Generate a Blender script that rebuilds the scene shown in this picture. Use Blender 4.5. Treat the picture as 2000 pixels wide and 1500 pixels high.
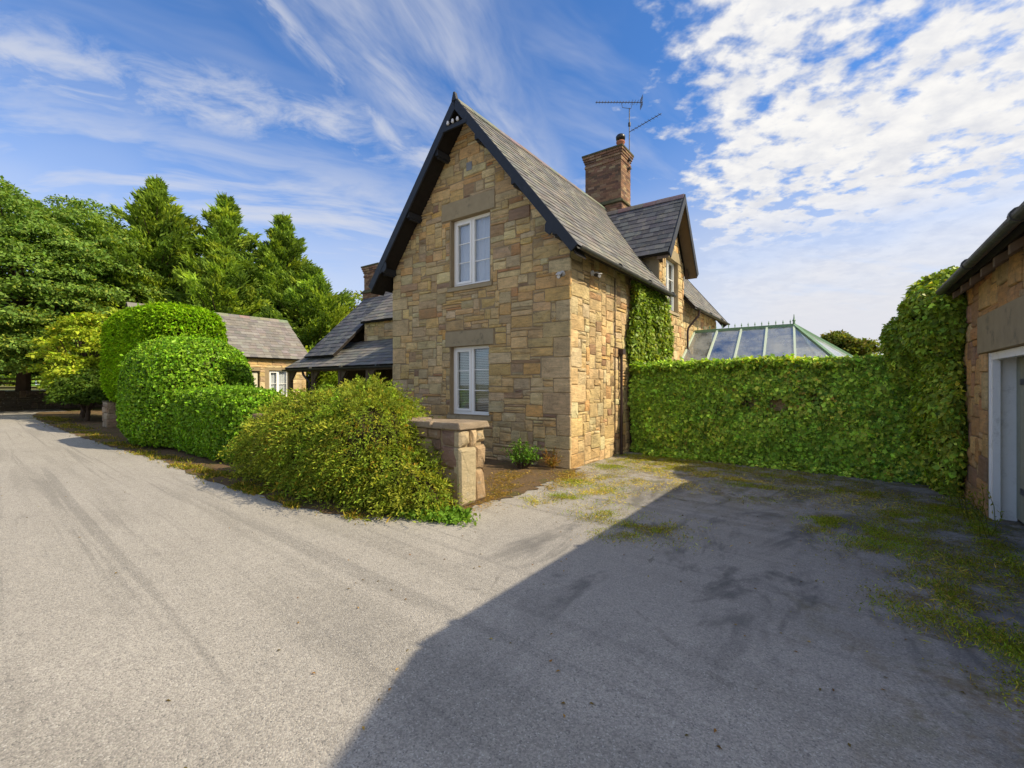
import bpy, math, random
import numpy as np
from mathutils import Vector, Matrix

# ------------------------------------------------------------------ camera, sky, sun, exposure
# site frame: X runs along the cottage gable (to the right), Y along its sunny side wall, Z up
scn = bpy.context.scene
for o in list(bpy.data.objects): bpy.data.objects.remove(o)
COL = scn.collection
AZ = math.radians(36.13)
CAM = np.array([4.2, -7.62, 1.6])
FW = np.array([-math.sin(AZ), math.cos(AZ), 0.]); RT = np.array([math.cos(AZ), math.sin(AZ), 0.])
cd = bpy.data.cameras.new('camera'); cam = bpy.data.objects.new('camera', cd); COL.objects.link(cam)
cam.location = CAM; cam.rotation_euler = (math.radians(90), 0, AZ)
cd.sensor_width = 36; cd.lens = 16.02; cd.shift_y = 0.001; cd.clip_start = .05; cd.clip_end = 4000
scn.camera = cam
SUN = Vector((1.087, .38, 1.0)).normalized()
sl = bpy.data.lights.new('sun', 'SUN'); so = bpy.data.objects.new('sun', sl); COL.objects.link(so)
sl.energy = 2.1; sl.angle = math.radians(.53); sl.color = (1, .86, .62)
so.rotation_euler = (-SUN).to_track_quat('-Z', 'Y').to_euler(); so.location = (20, 5, 30)
scn.view_settings.view_transform = 'Standard'; scn.view_settings.look = 'None'
scn.view_settings.gamma = 1; scn.view_settings.use_curve_mapping = False
scn.view_settings.exposure = 1.5
scn.render.engine = 'CYCLES'
scn.cycles.max_bounces = 6; scn.cycles.diffuse_bounces = 3; scn.cycles.glossy_bounces = 3; scn.cycles.transmission_bounces = 4; scn.cycles.transparent_max_bounces = 8

class NT:
    def __init__(s, tree): s.t = tree; s.t.nodes.clear()
    def new(s, typ, **kw):
        n = s.t.nodes.new(typ)
        for k, v in kw.items(): setattr(n, k, v)
        return n
    def put(s, sock, v):
        if hasattr(v, 'is_output'): s.t.links.new(v, sock)
        elif isinstance(v, (tuple, list)) and len(v) == 3 and sock.type == 'RGBA': sock.default_value = (*v, 1)
        else: sock.default_value = v
    def m(s, op, a, b=0., c=0., clamp=False):
        n = s.new('ShaderNodeMath', operation=op, use_clamp=clamp)
        for i, v in enumerate((a, b, c)): s.put(n.inputs[i], v)
        return n.outputs[0]
    def vm(s, op, a, b=(0, 0, 0)):
        n = s.new('ShaderNodeVectorMath', operation=op); s.put(n.inputs[0], a); s.put(n.inputs[1], b)
        return n.outputs['Value'] if op in ('DOT_PRODUCT', 'LENGTH', 'DISTANCE') else n.outputs[0]
    def noise(s, vec, scale, detail=2., rough=.5, dist=0., out=0):
        n = s.new('ShaderNodeTexNoise'); s.put(n.inputs['Vector'], vec); s.put(n.inputs['Scale'], scale)
        n.inputs['Detail'].default_value = detail; n.inputs['Roughness'].default_value = rough; n.inputs['Distortion'].default_value = dist
        return n.outputs[out]
    def voro(s, vec, scale, out='Distance', feature='F1'):
        n = s.new('ShaderNodeTexVoronoi', feature=feature); s.put(n.inputs['Vector'], vec); n.inputs['Scale'].default_value = scale
        return n.outputs[out]
    def ss(s, x, a, b):
        n = s.new('ShaderNodeMapRange', interpolation_type='SMOOTHSTEP'); s.put(n.inputs[0], x)
        n.inputs[1].default_value = a; n.inputs[2].default_value = b; return n.outputs[0]
    def lin(s, x, a, b, c=0., d=1.):
        n = s.new('ShaderNodeMapRange'); s.put(n.inputs[0], x)
        for i, v in enumerate((a, b, c, d)): n.inputs[i+1].default_value = v
        return n.outputs[0]
    def mix(s, f, a, b, mode='MIX'):
        n = s.new('ShaderNodeMix', data_type='RGBA', blend_type=mode); s.put(n.inputs[0], f); s.put(n.inputs[6], a); s.put(n.inputs[7], b)
        return n.outputs[2]
    def xyz(s, v):
        n = s.new('ShaderNodeSeparateXYZ'); s.put(n.inputs[0], v); return n.outputs
    def comb(s, x, y, z):
        n = s.new('ShaderNodeCombineXYZ')
        for i, v in enumerate((x, y, z)): s.put(n.inputs[i], v)
        return n.outputs[0]
    def bump(s, h, strength=.5, dist=.02):
        n = s.new('ShaderNodeBump'); s.put(n.inputs['Height'], h); n.inputs['Strength'].default_value = strength; n.inputs['Distance'].default_value = dist
        return n.outputs[0]

# ---- world: daylight sky with cirrus to the left, a field of small cumulus to the right, thin haze low down
W = bpy.data.worlds.new('World'); scn.world = W; W.use_nodes = True; W.cycles.sampling_method = 'NONE'
n = NT(W.node_tree)
sky = n.new('ShaderNodeTexSky', sky_type='NISHITA', sun_disc=False, sun_elevation=math.asin(SUN.z), sun_rotation=math.atan2(SUN.x, SUN.y), air_density=1.0, dust_density=.3, ozone_density=3.0, altitude=100)
dirv = n.vm('NORMALIZE', n.new('ShaderNodeTexCoord').outputs['Generated'])
dx, dy, dz = n.xyz(dirv)
zz = n.m('ADD', n.m('MAXIMUM', dz, 0.), .16)
cu, cv = n.m('DIVIDE', dx, zz), n.m('DIVIDE', dy, zz)          # position on a flat cloud layer overhead
P2 = n.comb(cu, cv, 0.)
def axis(ang):                                                 # coordinates turned to run along a compass line
    c, s_ = math.cos(ang), math.sin(ang)
    return n.m('ADD', n.m('MULTIPLY', cu, c), n.m('MULTIPLY', cv, s_)), n.m('ADD', n.m('MULTIPLY', cu, -s_), n.m('MULTIPLY', cv, c))
la, fo = axis(AZ)                                              # la grows to the east side, fo to the north
wob = n.noise(P2, .8, 3., .6)
wobc = n.m('SUBTRACT', wob, .5)
# cumulus field
edge = n.m('SUBTRACT', la, n.m('SUBTRACT', n.m('MULTIPLY', fo, .42), .06))
cov = n.ss(n.m('ADD', edge, n.m('MULTIPLY', wobc, .5)), -.34, .30)
PF = n.comb(la, n.m('MULTIPLY', fo, 1.1), 0.)
puff = n.m('ADD', n.m('MULTIPLY', n.noise(PF, 12.5, 4., .58, .1), .62), n.m('MULTIPLY', n.noise(PF, 3.1, 2., .5), .38))
thr = n.m('SUBTRACT', .66, n.m('MULTIPLY', cov, .305))
cum = n.ss(n.m('SUBTRACT', puff, thr), -.045, .16)
cum = n.m('MULTIPLY', n.m('MULTIPLY', cum, n.ss(edge, -.75, -.1)), n.ss(dz, .12, .34))
# cirrus streaks
def streak(ang, sx, sy, sc, lo, hi, det=5.):
    a, b = axis(ang)
    wv = n.comb(n.m('MULTIPLY', n.m('ADD', a, n.m('MULTIPLY', wobc, .5)), sx), n.m('MULTIPLY', n.m('ADD', b, n.m('MULTIPLY', wobc, .35)), sy), 1.7)
    return n.ss(n.noise(wv, sc, det, .62, .4), lo, hi)
def band(ang, off, w0, w1):                                    # 1 inside a long band of the cloud layer
    a, b = axis(ang)
    d = n.m('ABSOLUTE', n.m('ADD', n.m('SUBTRACT', b, off), n.m('MULTIPLY', wobc, .25)))
    return n.m('SUBTRACT', 1., n.ss(d, w0, w1)), a
rad = math.radians
bA, aA = band(AZ+rad(27), 1.44, .02, .24)
bB, aB = band(AZ+rad(70), .837, .0, .06)
bC, aC = band(AZ+rad(72), .56, .08, .36)
bD, aD = band(AZ+rad(35), 2.0, .1, .7)
cir = n.m('MULTIPLY', n.m('MULTIPLY', bA, streak(AZ+rad(14), 2.2, 3.4, 2.6, .30, .72, 6.)), .75)
cir = n.m('MAXIMUM', cir, n.m('MULTIPLY', n.m('MULTIPLY', bB, streak(AZ+rad(68), 2.6, 5., 1.6, .36, .66)), .7))
cir = n.m('MAXIMUM', cir, n.m('MULTIPLY', n.m('MULTIPLY', bC, streak(AZ+rad(62), .9, 2.8, 2.2, .22, .80)), .85))
cir = n.m('MAXIMUM', cir, n.m('MULTIPLY', n.m('MULTIPLY', bD, streak(AZ+rad(20), .9, 2.4, 1.6, .32, .68)), .8))
cir = n.m('MAXIMUM', cir, n.m('MULTIPLY', streak(AZ+rad(40), .6, 1.7, 1.5, .42, .85), .5))
# thin layered haze cloud towards the horizon
lowp = n.comb(n.m('MULTIPLY', la, .8), n.m('MULTIPLY', fo, 2.2), 4.)
low = n.m('MULTIPLY', n.m('SUBTRACT', 1., n.ss(n.m('ADD', dz, n.m('MULTIPLY', wobc, .25)), .12, .50)), n.ss(n.noise(lowp, 1.0, 5., .6), .06, .44))
low = n.m('MULTIPLY', low, n.m('ADD', .74, n.m('MULTIPLY', n.ss(edge, -.5, .7), .26)))
dens = n.m('MAXIMUM', n.m('MAXIMUM', cum, cir), low)
skyc = n.mix(1., sky.outputs[0], (.20, .335, .475), 'MULTIPLY')
shade = n.noise(PF, 9., 4., .6)
ccol = n.mix(n.m('MULTIPLY', n.ss(n.m('SUBTRACT', puff, thr), .02, .16), n.ss(shade, .2, .7)), (1.7, 1.74, 1.88), (2.32, 2.28, 2.22))
hzc = n.mix(n.ss(dz, .05, .42), (1.8, 1.82, 1.96), ccol)
bg = n.new('ShaderNodeBackground'); n.put(bg.inputs[0], n.mix(dens, skyc, hzc)); bg.inputs[1].default_value = .15
out = n.new('ShaderNodeOutputWorld'); n.t.links.new(bg.outputs[0], out.inputs[0])

# ------------------------------------------------------------------ materials
MAT = {}
def material(name):
    m = bpy.data.materials.new(name); m.use_nodes = True; MAT[name] = m
    return NT(m.node_tree)
def finish(n, color, rough=.8, bump=None, spec=.3, metal=0., transl=0.):
    b = n.new('ShaderNodeBsdfPrincipled'); n.put(b.inputs['Base Color'], color); n.put(b.inputs['Roughness'], rough)
    b.inputs['Specular IOR Level'].default_value = spec; b.inputs['Metallic'].default_value = metal
    if bump is not None: n.t.links.new(bump, b.inputs['Normal'])
    o = n.new('ShaderNodeOutputMaterial'); res = b.outputs[0]
    if transl:
        t = n.new('ShaderNodeBsdfTranslucent'); n.put(t.inputs[0], n.mix(1., color, (1.25, 1.2, .5), 'MULTIPLY'))
        mx = n.new('ShaderNodeMixShader'); mx.inputs[0].default_value = transl
        n.t.links.new(res, mx.inputs[1]); n.t.links.new(t.outputs[0], mx.inputs[2]); res = mx.outputs[0]
    n.t.links.new(res, o.inputs[0])
def pos(n): return n.new('ShaderNodeNewGeometry').outputs['Position']
def tint(n): return n.new('ShaderNodeAttribute', attribute_name='tint').outputs['Color']

# sandstone: own colour per stone, bedding streaks, iron stains, pitted face
n = material('sandstone'); p = pos(n); bed = n.vm('MULTIPLY', p, (3., 3., 16.))
c = n.mix(n.lin(n.noise(bed, 1.4, 5., .65), .3, .72), (1.4, 1.36, 1.25), (2.25, 2.15, 1.92)); c = n.mix(1., tint(n), c, 'MULTIPLY')
c = n.mix(n.m('MULTIPLY', n.ss(n.noise(p, 5., 4., .7, .8), .58, .72), .45), c, (.20, .105, .045))
c = n.mix(n.m('MULTIPLY', n.ss(n.noise(p, 1.6, 6., .75), .42, .70), .55), c, (.27, .215, .135))
c = n.mix(n.m('MULTIPLY', n.ss(n.noise(p, 3.1, 6., .8, .6), .58, .70), .5), c, (.12, .095, .065))
c = n.mix(n.m('MULTIPLY', n.ss(n.noise(n.vm('MULTIPLY', p, (1., 1., 1.8)), 13., 5., .75, .5), .59, .69), .5), c, (.12, .085, .055))
c = n.mix(n.m('MULTIPLY', n.ss(n.noise(p, 38., 3., .6), .60, .72), .55), c, (.07, .055, .04))
h = n.m('ADD', n.m('MULTIPLY', n.noise(bed, 3., 6., .7), .6), n.m('MULTIPLY', n.noise(p, 40., 5., .75), .6))
finish(n, c, .92, n.bump(h, 1., .035), .12)
n = material('lime_mortar'); p = pos(n)
c = n.mix(n.noise(p, 7., 5., .7), (.23, .175, .105), (.38, .30, .19))
finish(n, c, .95, n.bump(n.noise(p, 60., 4., .7), .8, .01), .1)
n = material('dressed_stone'); p = pos(n)
c = n.mix(n.noise(p, 5., 6., .7), (.25, .205, .13), (.42, .345, .225)); c = n.mix(n.m('MULTIPLY', n.ss(n.noise(p, 3., 4., .7), .55, .7), .6), c, (.13, .12, .085))
finish(n, c, .9, n.bump(n.noise(p, 70., 4., .7), .5, .008), .15)
n = material('red_sandstone'); p = pos(n); bed = n.vm('MULTIPLY', p, (4., 4., 14.))
c = n.mix(n.noise(bed, 1.5, 5., .65), (.55, .53, .5), (1.3, 1.25, 1.2)); c = n.mix(1., tint(n), c, 'MULTIPLY')
c = n.mix(n.m('MULTIPLY', n.ss(n.noise(p, 9., 5., .75), .56, .68), .75), c, (.42, .40, .33))
c = n.mix(n.m('MULTIPLY', n.ss(n.noise(p, 6., 5., .75), .60, .72), .7), c, (.06, .05, .045))
finish(n, c, .95, n.bump(n.m('ADD', n.noise(p, 14., 6., .75), n.noise(p, 60., 4., .7)), 1., .03), .1)
n = material('slate'); p = pos(n)
c = n.mix(n.noise(p, 6., 5., .7), (.62, .62, .64), (1.3, 1.28, 1.22)); c = n.mix(1., tint(n), c, 'MULTIPLY')
c = n.mix(n.m('MULTIPLY', n.ss(n.noise(p, 3.3, 6., .8), .52, .72), .55), c, (.33, .31, .22))
c = n.mix(n.m('MULTIPLY', n.ss(n.noise(p, 14., 5., .8), .62, .72), .6), c, (.45, .44, .38))
finish(n, c, .68, n.bump(n.noise(p, 30., 5., .7), .5, .012), .35)
n = material('brick'); p = pos(n)
c = n.mix(n.noise(p, 12., 5., .7), (.55, .52, .5), (1.35, 1.3, 1.25)); c = n.mix(1., tint(n), c, 'MULTIPLY')
c = n.mix(n.m('MULTIPLY', n.ss(n.noise(p, 4., 5., .75), .55, .7), .6), c, (.09, .085, .06))
finish(n, c, .92, n.bump(n.noise(p, 50., 4., .7), .6, .01), .15)
def plain(name, col, rough, spec=.3, var=.25, scale=8., metal=0., bump=.15, dirt=None):
    n = material(name); p = pos(n)
    c = n.mix(n.noise(p, scale, 5., .7), tuple(x*(1-var) for x in col), tuple(min(1, x*(1+var)) for x in col))
    if dirt: c = n.mix(n.m('MULTIPLY', n.ss(n.noise(p, 5., 6., .8), .52, .72), dirt[0]), c, dirt[1])
    finish(n, c, n.lin(n.noise(p, 15., 3.), .3, .7, rough-.08, rough+.08), n.bump(n.noise(p, scale*5, 4., .7), bump, .01), spec, metal)
plain('black_paint', (.018, .021, .027), .5, .4, .3, 6., dirt=(.35, (.06, .06, .06)))
plain('dark_soffit', (.022, .018, .015), .8, .2, .4, 9.)
plain('white_frame', (.88, .88, .86), .38, .45, .04, 4., bump=.03)
plain('white_paint', (.86, .85, .82), .6, .3, .06, 6., dirt=(.4, (.38, .36, .31)))
plain('sage_paint', (.30, .31, .24), .55, .35, .10, 3., dirt=(.4, (.20, .19, .13)))
plain('blind_slat', (.86, .86, .84), .5, .3, .04)
plain('net_curtain', (.72, .72, .76), .9, .05, .10, 14.)
plain('dark_room', (.03, .03, .032), .9, .1)
plain('gutter_grey', (.055, .055, .052), .5, .4, .3, 5., dirt=(.7, (.15, .145, .11)))
plain('cast_iron', (.045, .025, .022), .55, .4, .3, 5.)
plain('lead', (.22, .23, .24), .55, .4, .2, 4.)
plain('terracotta', (.42, .17, .10), .85, .2, .2, 10.)
plain('aerial_metal', (.10, .10, .105), .45, .5, .3, 10., .6)
plain('camera_white', (.70, .70, .68), .4, .45, .05)
plain('camera_dark', (.02, .02, .022), .35, .5, .2)
plain('bark', (.09, .065, .045), .95, .1, .4, 5., bump=.8)
plain('post_timber', (.16, .115, .075), .85, .2, .3, 6., bump=.4, dirt=(.5, (.13, .13, .09)))
plain('board_timber', (.085, .055, .036), .8, .2, .35, 5., bump=.4)
plain('green_paint', (.16, .29, .17), .45, .4, .12, 5., dirt=(.3, (.12, .16, .10)))
plain('pale_green_paint', (.52, .62, .50), .45, .4, .08, 5.)
plain('cream_door', (.62, .58, .46), .6, .3, .08, 5.)
plain('twig_shade', (.045, .036, .02), .95, .05, .4, 20., bump=.5)  # shade inside the foliage put into one dark twig colour
plain('moss_cap', (.10, .095, .055), .95, .1, .5, 10., bump=.7, dirt=(.8, (.20, .17, .12)))
plain('dry_leaf', (.25, .13, .05), .8, .15, .5, 40.)
def leafmat(name, rough, spec, transl):
    n = material(name); p = pos(n)
    c = n.mix(n.noise(p, 2.5, 3., .6), (1.55, 1.6, .8), (2.3, 2.25, 1.15)); c = n.mix(1., tint(n), c, 'MULTIPLY')
    finish(n, c, rough, None, spec, 0, transl)
leafmat('leaf', .6, .12, .38); leafmat('glossy_leaf', .45, .22, .32); leafmat('grass_blade', .7, .1, .35)
def glass(name, tintc, fac_lo, fac_hi, sky_sheen=0.):
    n = material(name)
    lw = n.new('ShaderNodeLayerWeight'); lw.inputs[0].default_value = .25
    g = n.new('ShaderNodeBsdfGlossy'); g.inputs['Roughness'].default_value = .015; g.inputs[0].default_value = (.95, .97, 1, 1)
    p = pos(n); n.t.links.new(n.bump(n.noise(p, 1.6, 1.), .06, .05), g.inputs['Normal'])
    t = n.new('ShaderNodeBsdfTransparent'); t.inputs[0].default_value = (*tintc, 1)
    mx = n.new('ShaderNodeMixShader'); n.put(mx.inputs[0], n.lin(lw.outputs['Fresnel'], 0., 1., fac_lo, fac_hi))
    n.t.links.new(t.outputs[0], mx.inputs[1]); n.t.links.new(g.outputs[0], mx.inputs[2])
    o = n.new('ShaderNodeOutputMaterial'); res = mx.outputs[0]
    if sky_sheen:                                               # pale sky reflection put into the sheet as a cloudy white mix
        tr = n.new('ShaderNodeBsdfTranslucent'); tr.inputs[0].default_value = (.75, .78, .8, 1); df_ = n.new('ShaderNodeBsdfDiffuse'); df_.inputs[0].default_value = (.6, .62, .64, 1)
        ad = n.new('ShaderNodeMixShader'); n.t.links.new(tr.outputs[0], ad.inputs[1]); n.t.links.new(df_.outputs[0], ad.inputs[2])
        m2 = n.new('ShaderNodeMixShader'); n.put(m2.inputs[0], n.m('MULTIPLY', n.ss(n.noise(pos(n), 1.4, 4., .6), .25, .75), sky_sheen*2)); n.t.links.new(res, m2.inputs[1]); n.t.links.new(ad.outputs[0], m2.inputs[2]); res = m2.outputs[0]
    n.t.links.new(res, o.inputs[0])
glass('window_glass', (.92, .94, .94), .05, .65)
glass('roof_glass', (.80, .85, .86), .30, .95, .28)

# worn tarmac: pale aggregate, wheel-worn streaks, oil and damp stains, dirt where nobody drives
TX, TY = .997, -.07                                          # the way cars turn across the yard
n = material('tarmac'); p = pos(n); px_, py_, _ = n.xyz(p)
c = n.mix(n.noise(p, .55, 5., .65), (.328, .307, .275), (.44, .415, .374))
al = n.m('ADD', n.m('MULTIPLY', px_, TX), n.m('MULTIPLY', py_, TY)); ac = n.m('ADD', n.m('MULTIPLY', px_, -TY), n.m('MULTIPLY', py_, TX))
trk = n.noise(n.comb(n.m('MULTIPLY', al, .13), n.m('MULTIPLY', ac, 1.5), 3.), 1.4, 4., .6, .5)
c = n.mix(n.m('MULTIPLY', n.ss(trk, .48, .66), .36), c, (.225, .213, .19))
c = n.mix(n.m('MULTIPLY', n.ss(n.noise(p, 1.7, 6., .75), .56, .74), .38), c, (.18, .175, .165))
c = n.mix(1., c, n.mix(n.noise(p, 7., 6., .75), (.80, .80, .80), (1.2, 1.2, 1.2)), 'MULTIPLY')
tk2 = n.noise(n.comb(n.m('MULTIPLY', al, .10), n.m('MULTIPLY', ac, 4.2), 9.), 1.2, 3., .55, .6)
c = n.mix(n.m('MULTIPLY', n.ss(tk2, .55, .66), .38), c, (.19, .182, .168))
vc = n.voro(p, 125., 'Color'); vd = n.voro(p, 125.)
vsp = n.xyz(vc)[0]
c = n.mix(1., c, n.mix(n.ss(vsp, .05, .95), (.78, .78, .79), (1.19, 1.18, 1.17)), 'MULTIPLY')
c = n.mix(n.m('MULTIPLY', n.ss(vsp, .95, .97), .5), c, (.58, .56, .52))
c = n.mix(n.m('MULTIPLY', n.ss(vsp, .05, .03), .45), c, (.11, .11, .108))
fine = n.noise(p, 210., 2., .6); c = n.mix(1., c, n.mix(fine, (.72, .72, .72), (1.25, 1.25, 1.25)), 'MULTIPLY')
# older, dirtier apron beside the outbuilding
old = n.m('MULTIPLY', n.ss(n.m('ADD', px_, n.m('MULTIPLY', n.m('SUBTRACT', n.noise(p, .7, 4.), .5), 2.4)), .6, 2.6), n.ss(n.m('ADD', py_, n.m('MULTIPLY', n.m('SUBTRACT', n.noise(p, .9, 4.), .5), 2.)), -6.6, -3.6))
c = n.mix(n.m('MULTIPLY', old, .38), c, (.19, .19, .195))
st = n.noise(n.vm('MULTIPLY', p, (1.3, .55, 1.)), 1.15, 4., .7, .6)
ckd = n.new('ShaderNodeTexVoronoi', feature='DISTANCE_TO_EDGE'); n.put(ckd.inputs['Vector'], p); ckd.inputs['Scale'].default_value = .55
c = n.mix(n.m('MULTIPLY', n.m('MULTIPLY', n.ss(n.m('ADD', ckd.outputs['Distance'], n.m('MULTIPLY', n.m('SUBTRACT', n.noise(p, 5., 5., .7), .5), .10)), .006, .001), n.m('MULTIPLY', old, n.ss(n.noise(p, 1.1, 3.), .46, .60))), .55), c, (.08, .075, .066))
c = n.mix(n.m('MULTIPLY', n.m('MULTIPLY', old, n.ss(st, .50, .66)), .72), c, (.085, .085, .088))
dirtm = n.m('MULTIPLY', n.ss(n.m('ADD', py_, n.m('MULTIPLY', n.m('SUBTRACT', n.noise(p, 1.1, 5., .7), .5), 5.)), -2.7, 1.1), n.ss(px_, -.6, .6))
dirtm = n.m('MAXIMUM', dirtm, n.ss(n.m('ADD', px_, n.m('MULTIPLY', n.m('SUBTRACT', n.noise(p, 1.6, 5., .7), .5), 2.6)), 3.9, 5.4))
dn = n.ss(n.noise(p, 3.2, 6., .75), .45, .62)
c = n.mix(n.m('MULTIPLY', n.m('MULTIPLY', dirtm, dn), .85), c, n.mix(n.noise(p, 25., 3.), (.10, .075, .05), (.25, .20, .13)))
mn = n.ss(n.noise(p, 1.9, 6., .75, .4), .50, .62)
c = n.mix(n.m('MULTIPLY', n.m('MULTIPLY', dirtm, mn), .72), c, n.mix(n.noise(p, 30., 3.), (.07, .075, .02), (.17, .16, .055)))
h = n.m('ADD', n.m('MULTIPLY', vd, -.8), n.m('MULTIPLY', fine, .5))
finish(n, c, .92, n.bump(h, .7, .008), .2)
n = material('soil'); p = pos(n)
c = n.mix(n.noise(p, 4., 6., .75), (.085, .062, .042), (.24, .165, .095)); c = n.mix(n.ss(n.noise(p, 45., 4., .7), .50, .66), c, (.25, .15, .065))
c = n.mix(n.m('MULTIPLY', n.ss(n.noise(p, 1.7, 5., .7), .50, .64), .7), c, (.10, .105, .035))
finish(n, c, .95, n.bump(n.noise(p, 40., 5., .8), 1., .03), .1)
n = material('meadow'); p = pos(n)
c = n.mix(n.noise(p, .25, 6., .7), (.10, .12, .03), (.22, .19, .075)); c = n.mix(1., c, n.mix(n.noise(p, 14., 4., .7), (.6, .6, .6), (1.3, 1.3, 1.3)), 'MULTIPLY')
finish(n, c, .95, n.bump(n.noise(p, 20., 5., .8), 1., .05), .1)

# ------------------------------------------------------------------ helpers
ORG = {}
def org(o): return ORG.get(o.name, Vector((0, 0, 0)))
def tag(o, label=None, cat=None, group=None, kind=None):
    for k, v in (('label', label), ('category', cat), ('group', group), ('kind', kind)):
        if v: o[k] = v
    return o
def thing(name, loc, label, cat, group=None):
    o = bpy.data.objects.new(name, None); o.location = loc; o.empty_display_size = .3; COL.objects.link(o); ORG[o.name] = Vector(loc)
    return tag(o, label, cat, group)
def place(o, parent, loc):
    COL.objects.link(o)
    if parent is not None: o.parent = parent; ORG[o.name] = org(parent)
    else: o.location = loc; ORG[o.name] = Vector(loc)
    return o
def mesh_np(name, V, F, mat, parent=None, loc=(0, 0, 0), T=None, smooth=False):
    """V (n,3) world coordinates, F list of index tuples or (m,k) array, T per-vertex tint"""
    base = np.array(org(parent) if parent is not None else loc)
    V = np.asarray(V, dtype=np.float64).reshape(-1, 3) - base
    me = bpy.data.meshes.new(name)
    if isinstance(F, np.ndarray):
        m, k = F.shape
        me.vertices.add(len(V)); me.vertices.foreach_set('co', V.astype(np.float32).ravel())
        me.loops.add(m*k); me.loops.foreach_set('vertex_index', F.astype(np.int32).ravel())
        me.polygons.add(m); me.polygons.foreach_set('loop_start', np.arange(0, m*k, k, dtype=np.int32))
        me.update(calc_edges=True)
    else:
        me.from_pydata(V.tolist(), [], F)
    if T is not None:
        a = me.color_attributes.new('tint', 'FLOAT_COLOR', 'POINT')
        T = np.asarray(T, dtype=np.float32)
        if T.ndim == 1: T = np.tile(T, (len(V), 1))
        a.data.foreach_set('color', np.concatenate([T, np.ones((len(T), 1), np.float32)], 1).ravel())
    if smooth: me.polygons.foreach_set('use_smooth', np.ones(len(me.polygons), bool))
    me.materials.append(MAT[mat])
    return place(bpy.data.objects.new(name, me), parent, loc)
class MB:
    def __init__(s, mp=None): s.v = []; s.f = []; s.t = []; s.mp = mp
    def add(s, vs, fs, tint=(.5, .5, .5)):
        b = len(s.v)
        if s.mp: vs = [s.mp(*x) for x in vs]
        s.v += [tuple(x) for x in vs]; s.f += [tuple(b+i for i in q) for q in fs]; s.t += [tint]*len(vs); return s
    def hexa(s, p, tint=(.5, .5, .5)):
        return s.add(p, [(0, 3, 2, 1), (4, 5, 6, 7), (0, 1, 5, 4), (1, 2, 6, 5), (2, 3, 7, 6), (3, 0, 4, 7)], tint)
    def box(s, x0, x1, y0, y1, z0, z1, tint=(.5, .5, .5)):
        return s.hexa([(x0, y0, z0), (x1, y0, z0), (x1, y1, z0), (x0, y1, z0), (x0, y0, z1), (x1, y0, z1), (x1, y1, z1), (x0, y1, z1)], tint)
    def prism(s, poly, a, b, axis=1):                     # polygon in the plane across `axis`, extruded from a to b
        k = len(poly)
        def mk(t, d): u, v = t; return (d, u, v) if axis == 0 else ((u, d, v) if axis == 1 else (u, v, d))
        return s.add([mk(t, a) for t in poly]+[mk(t, b) for t in poly], [tuple(range(k))[::-1], tuple(range(k, 2*k))]+[(i, (i+1) % k, k+(i+1) % k, k+i) for i in range(k)])
    def tube(s, pts, r, k=8, cap=True, tint=(.5, .5, .5), arc=None):
        pts = [Vector(p) for p in pts]; r = r if isinstance(r, (list, tuple)) else [r]*len(pts)
        vs, fs = [], []; up = None
        for i, p in enumerate(pts):
            d = (pts[min(i+1, len(pts)-1)]-pts[max(i-1, 0)]).normalized()
            if up is None: up = Vector((0, 0, 1)) if abs(d.z) < .9 else Vector((1, 0, 0))
            a = d.cross(up).normalized(); b = a.cross(d).normalized(); up = b
            for j in range(k):
                t = 2*math.pi*j/k; vs.append(p+(a*math.cos(t)+b*math.sin(t))*r[i])
        for i in range(len(pts)-1):
            for j in range(k): fs.append((i*k+j, i*k+(j+1) % k, (i+1)*k+(j+1) % k, (i+1)*k+j))
        if cap: fs.append(tuple(range(k))[::-1]); fs.append(tuple(range((len(pts)-1)*k, len(pts)*k)))
        return s.add(vs, fs, tint)
    def lathe(s, c, prof, k=14, tint=(.5, .5, .5)):        # profile of (radius, z) about a vertical axis
        vs = [(c[0]+r*math.cos(2*math.pi*j/k), c[1]+r*math.sin(2*math.pi*j/k), c[2]+z) for r, z in prof for j in range(k)]
        m = len(prof); fs = [(i*k+j, i*k+(j+1) % k, (i+1)*k+(j+1) % k, (i+1)*k+j) for i in range(m-1) for j in range(k)]
        fs += [tuple(range(k))[::-1], tuple(range((m-1)*k, m*k))]
        return s.add(vs, fs, tint)
    def build(s, name, mat, parent=None, loc=(0, 0, 0), smooth=False, label=None):
        o = mesh_np(name, s.v, s.f, mat, parent, loc, s.t, smooth)
        if label: o['label'] = label
        return o
def apparent(c, nrm, size):                                # how large a piece shows in the photograph
    d = np.asarray(c, float)-CAM; L = np.linalg.norm(d); dep = d@FW
    if dep < .3 or abs(d@RT)/dep > 1.2 or abs(d[2])/dep > .9: return 0.
    return size*max(.0, -(d/L)@np.asarray(nrm, float))/L**2
def emit(pieces, name, stuff_name, mat, parent, limit=300):
    """pieces: (score, V, F, tint); the largest become objects, the rest one joined part"""
    pieces.sort(key=lambda t: -t[0]); made = 0
    rest = MB()
    for sc, V, F, t in pieces:
        if made < limit and sc > 0:
            c = np.mean(np.asarray(V), 0)
            o = mesh_np(name, np.asarray(V)-c+np.array(org(parent)), F, mat, parent, T=np.array(t)); o.location = Vector(c)-org(parent); made += 1
        else: rest.add(V, F, t)
    if rest.v: rest.build(stuff_name, mat, parent)['kind'] = 'stuff'
    return made

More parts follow.
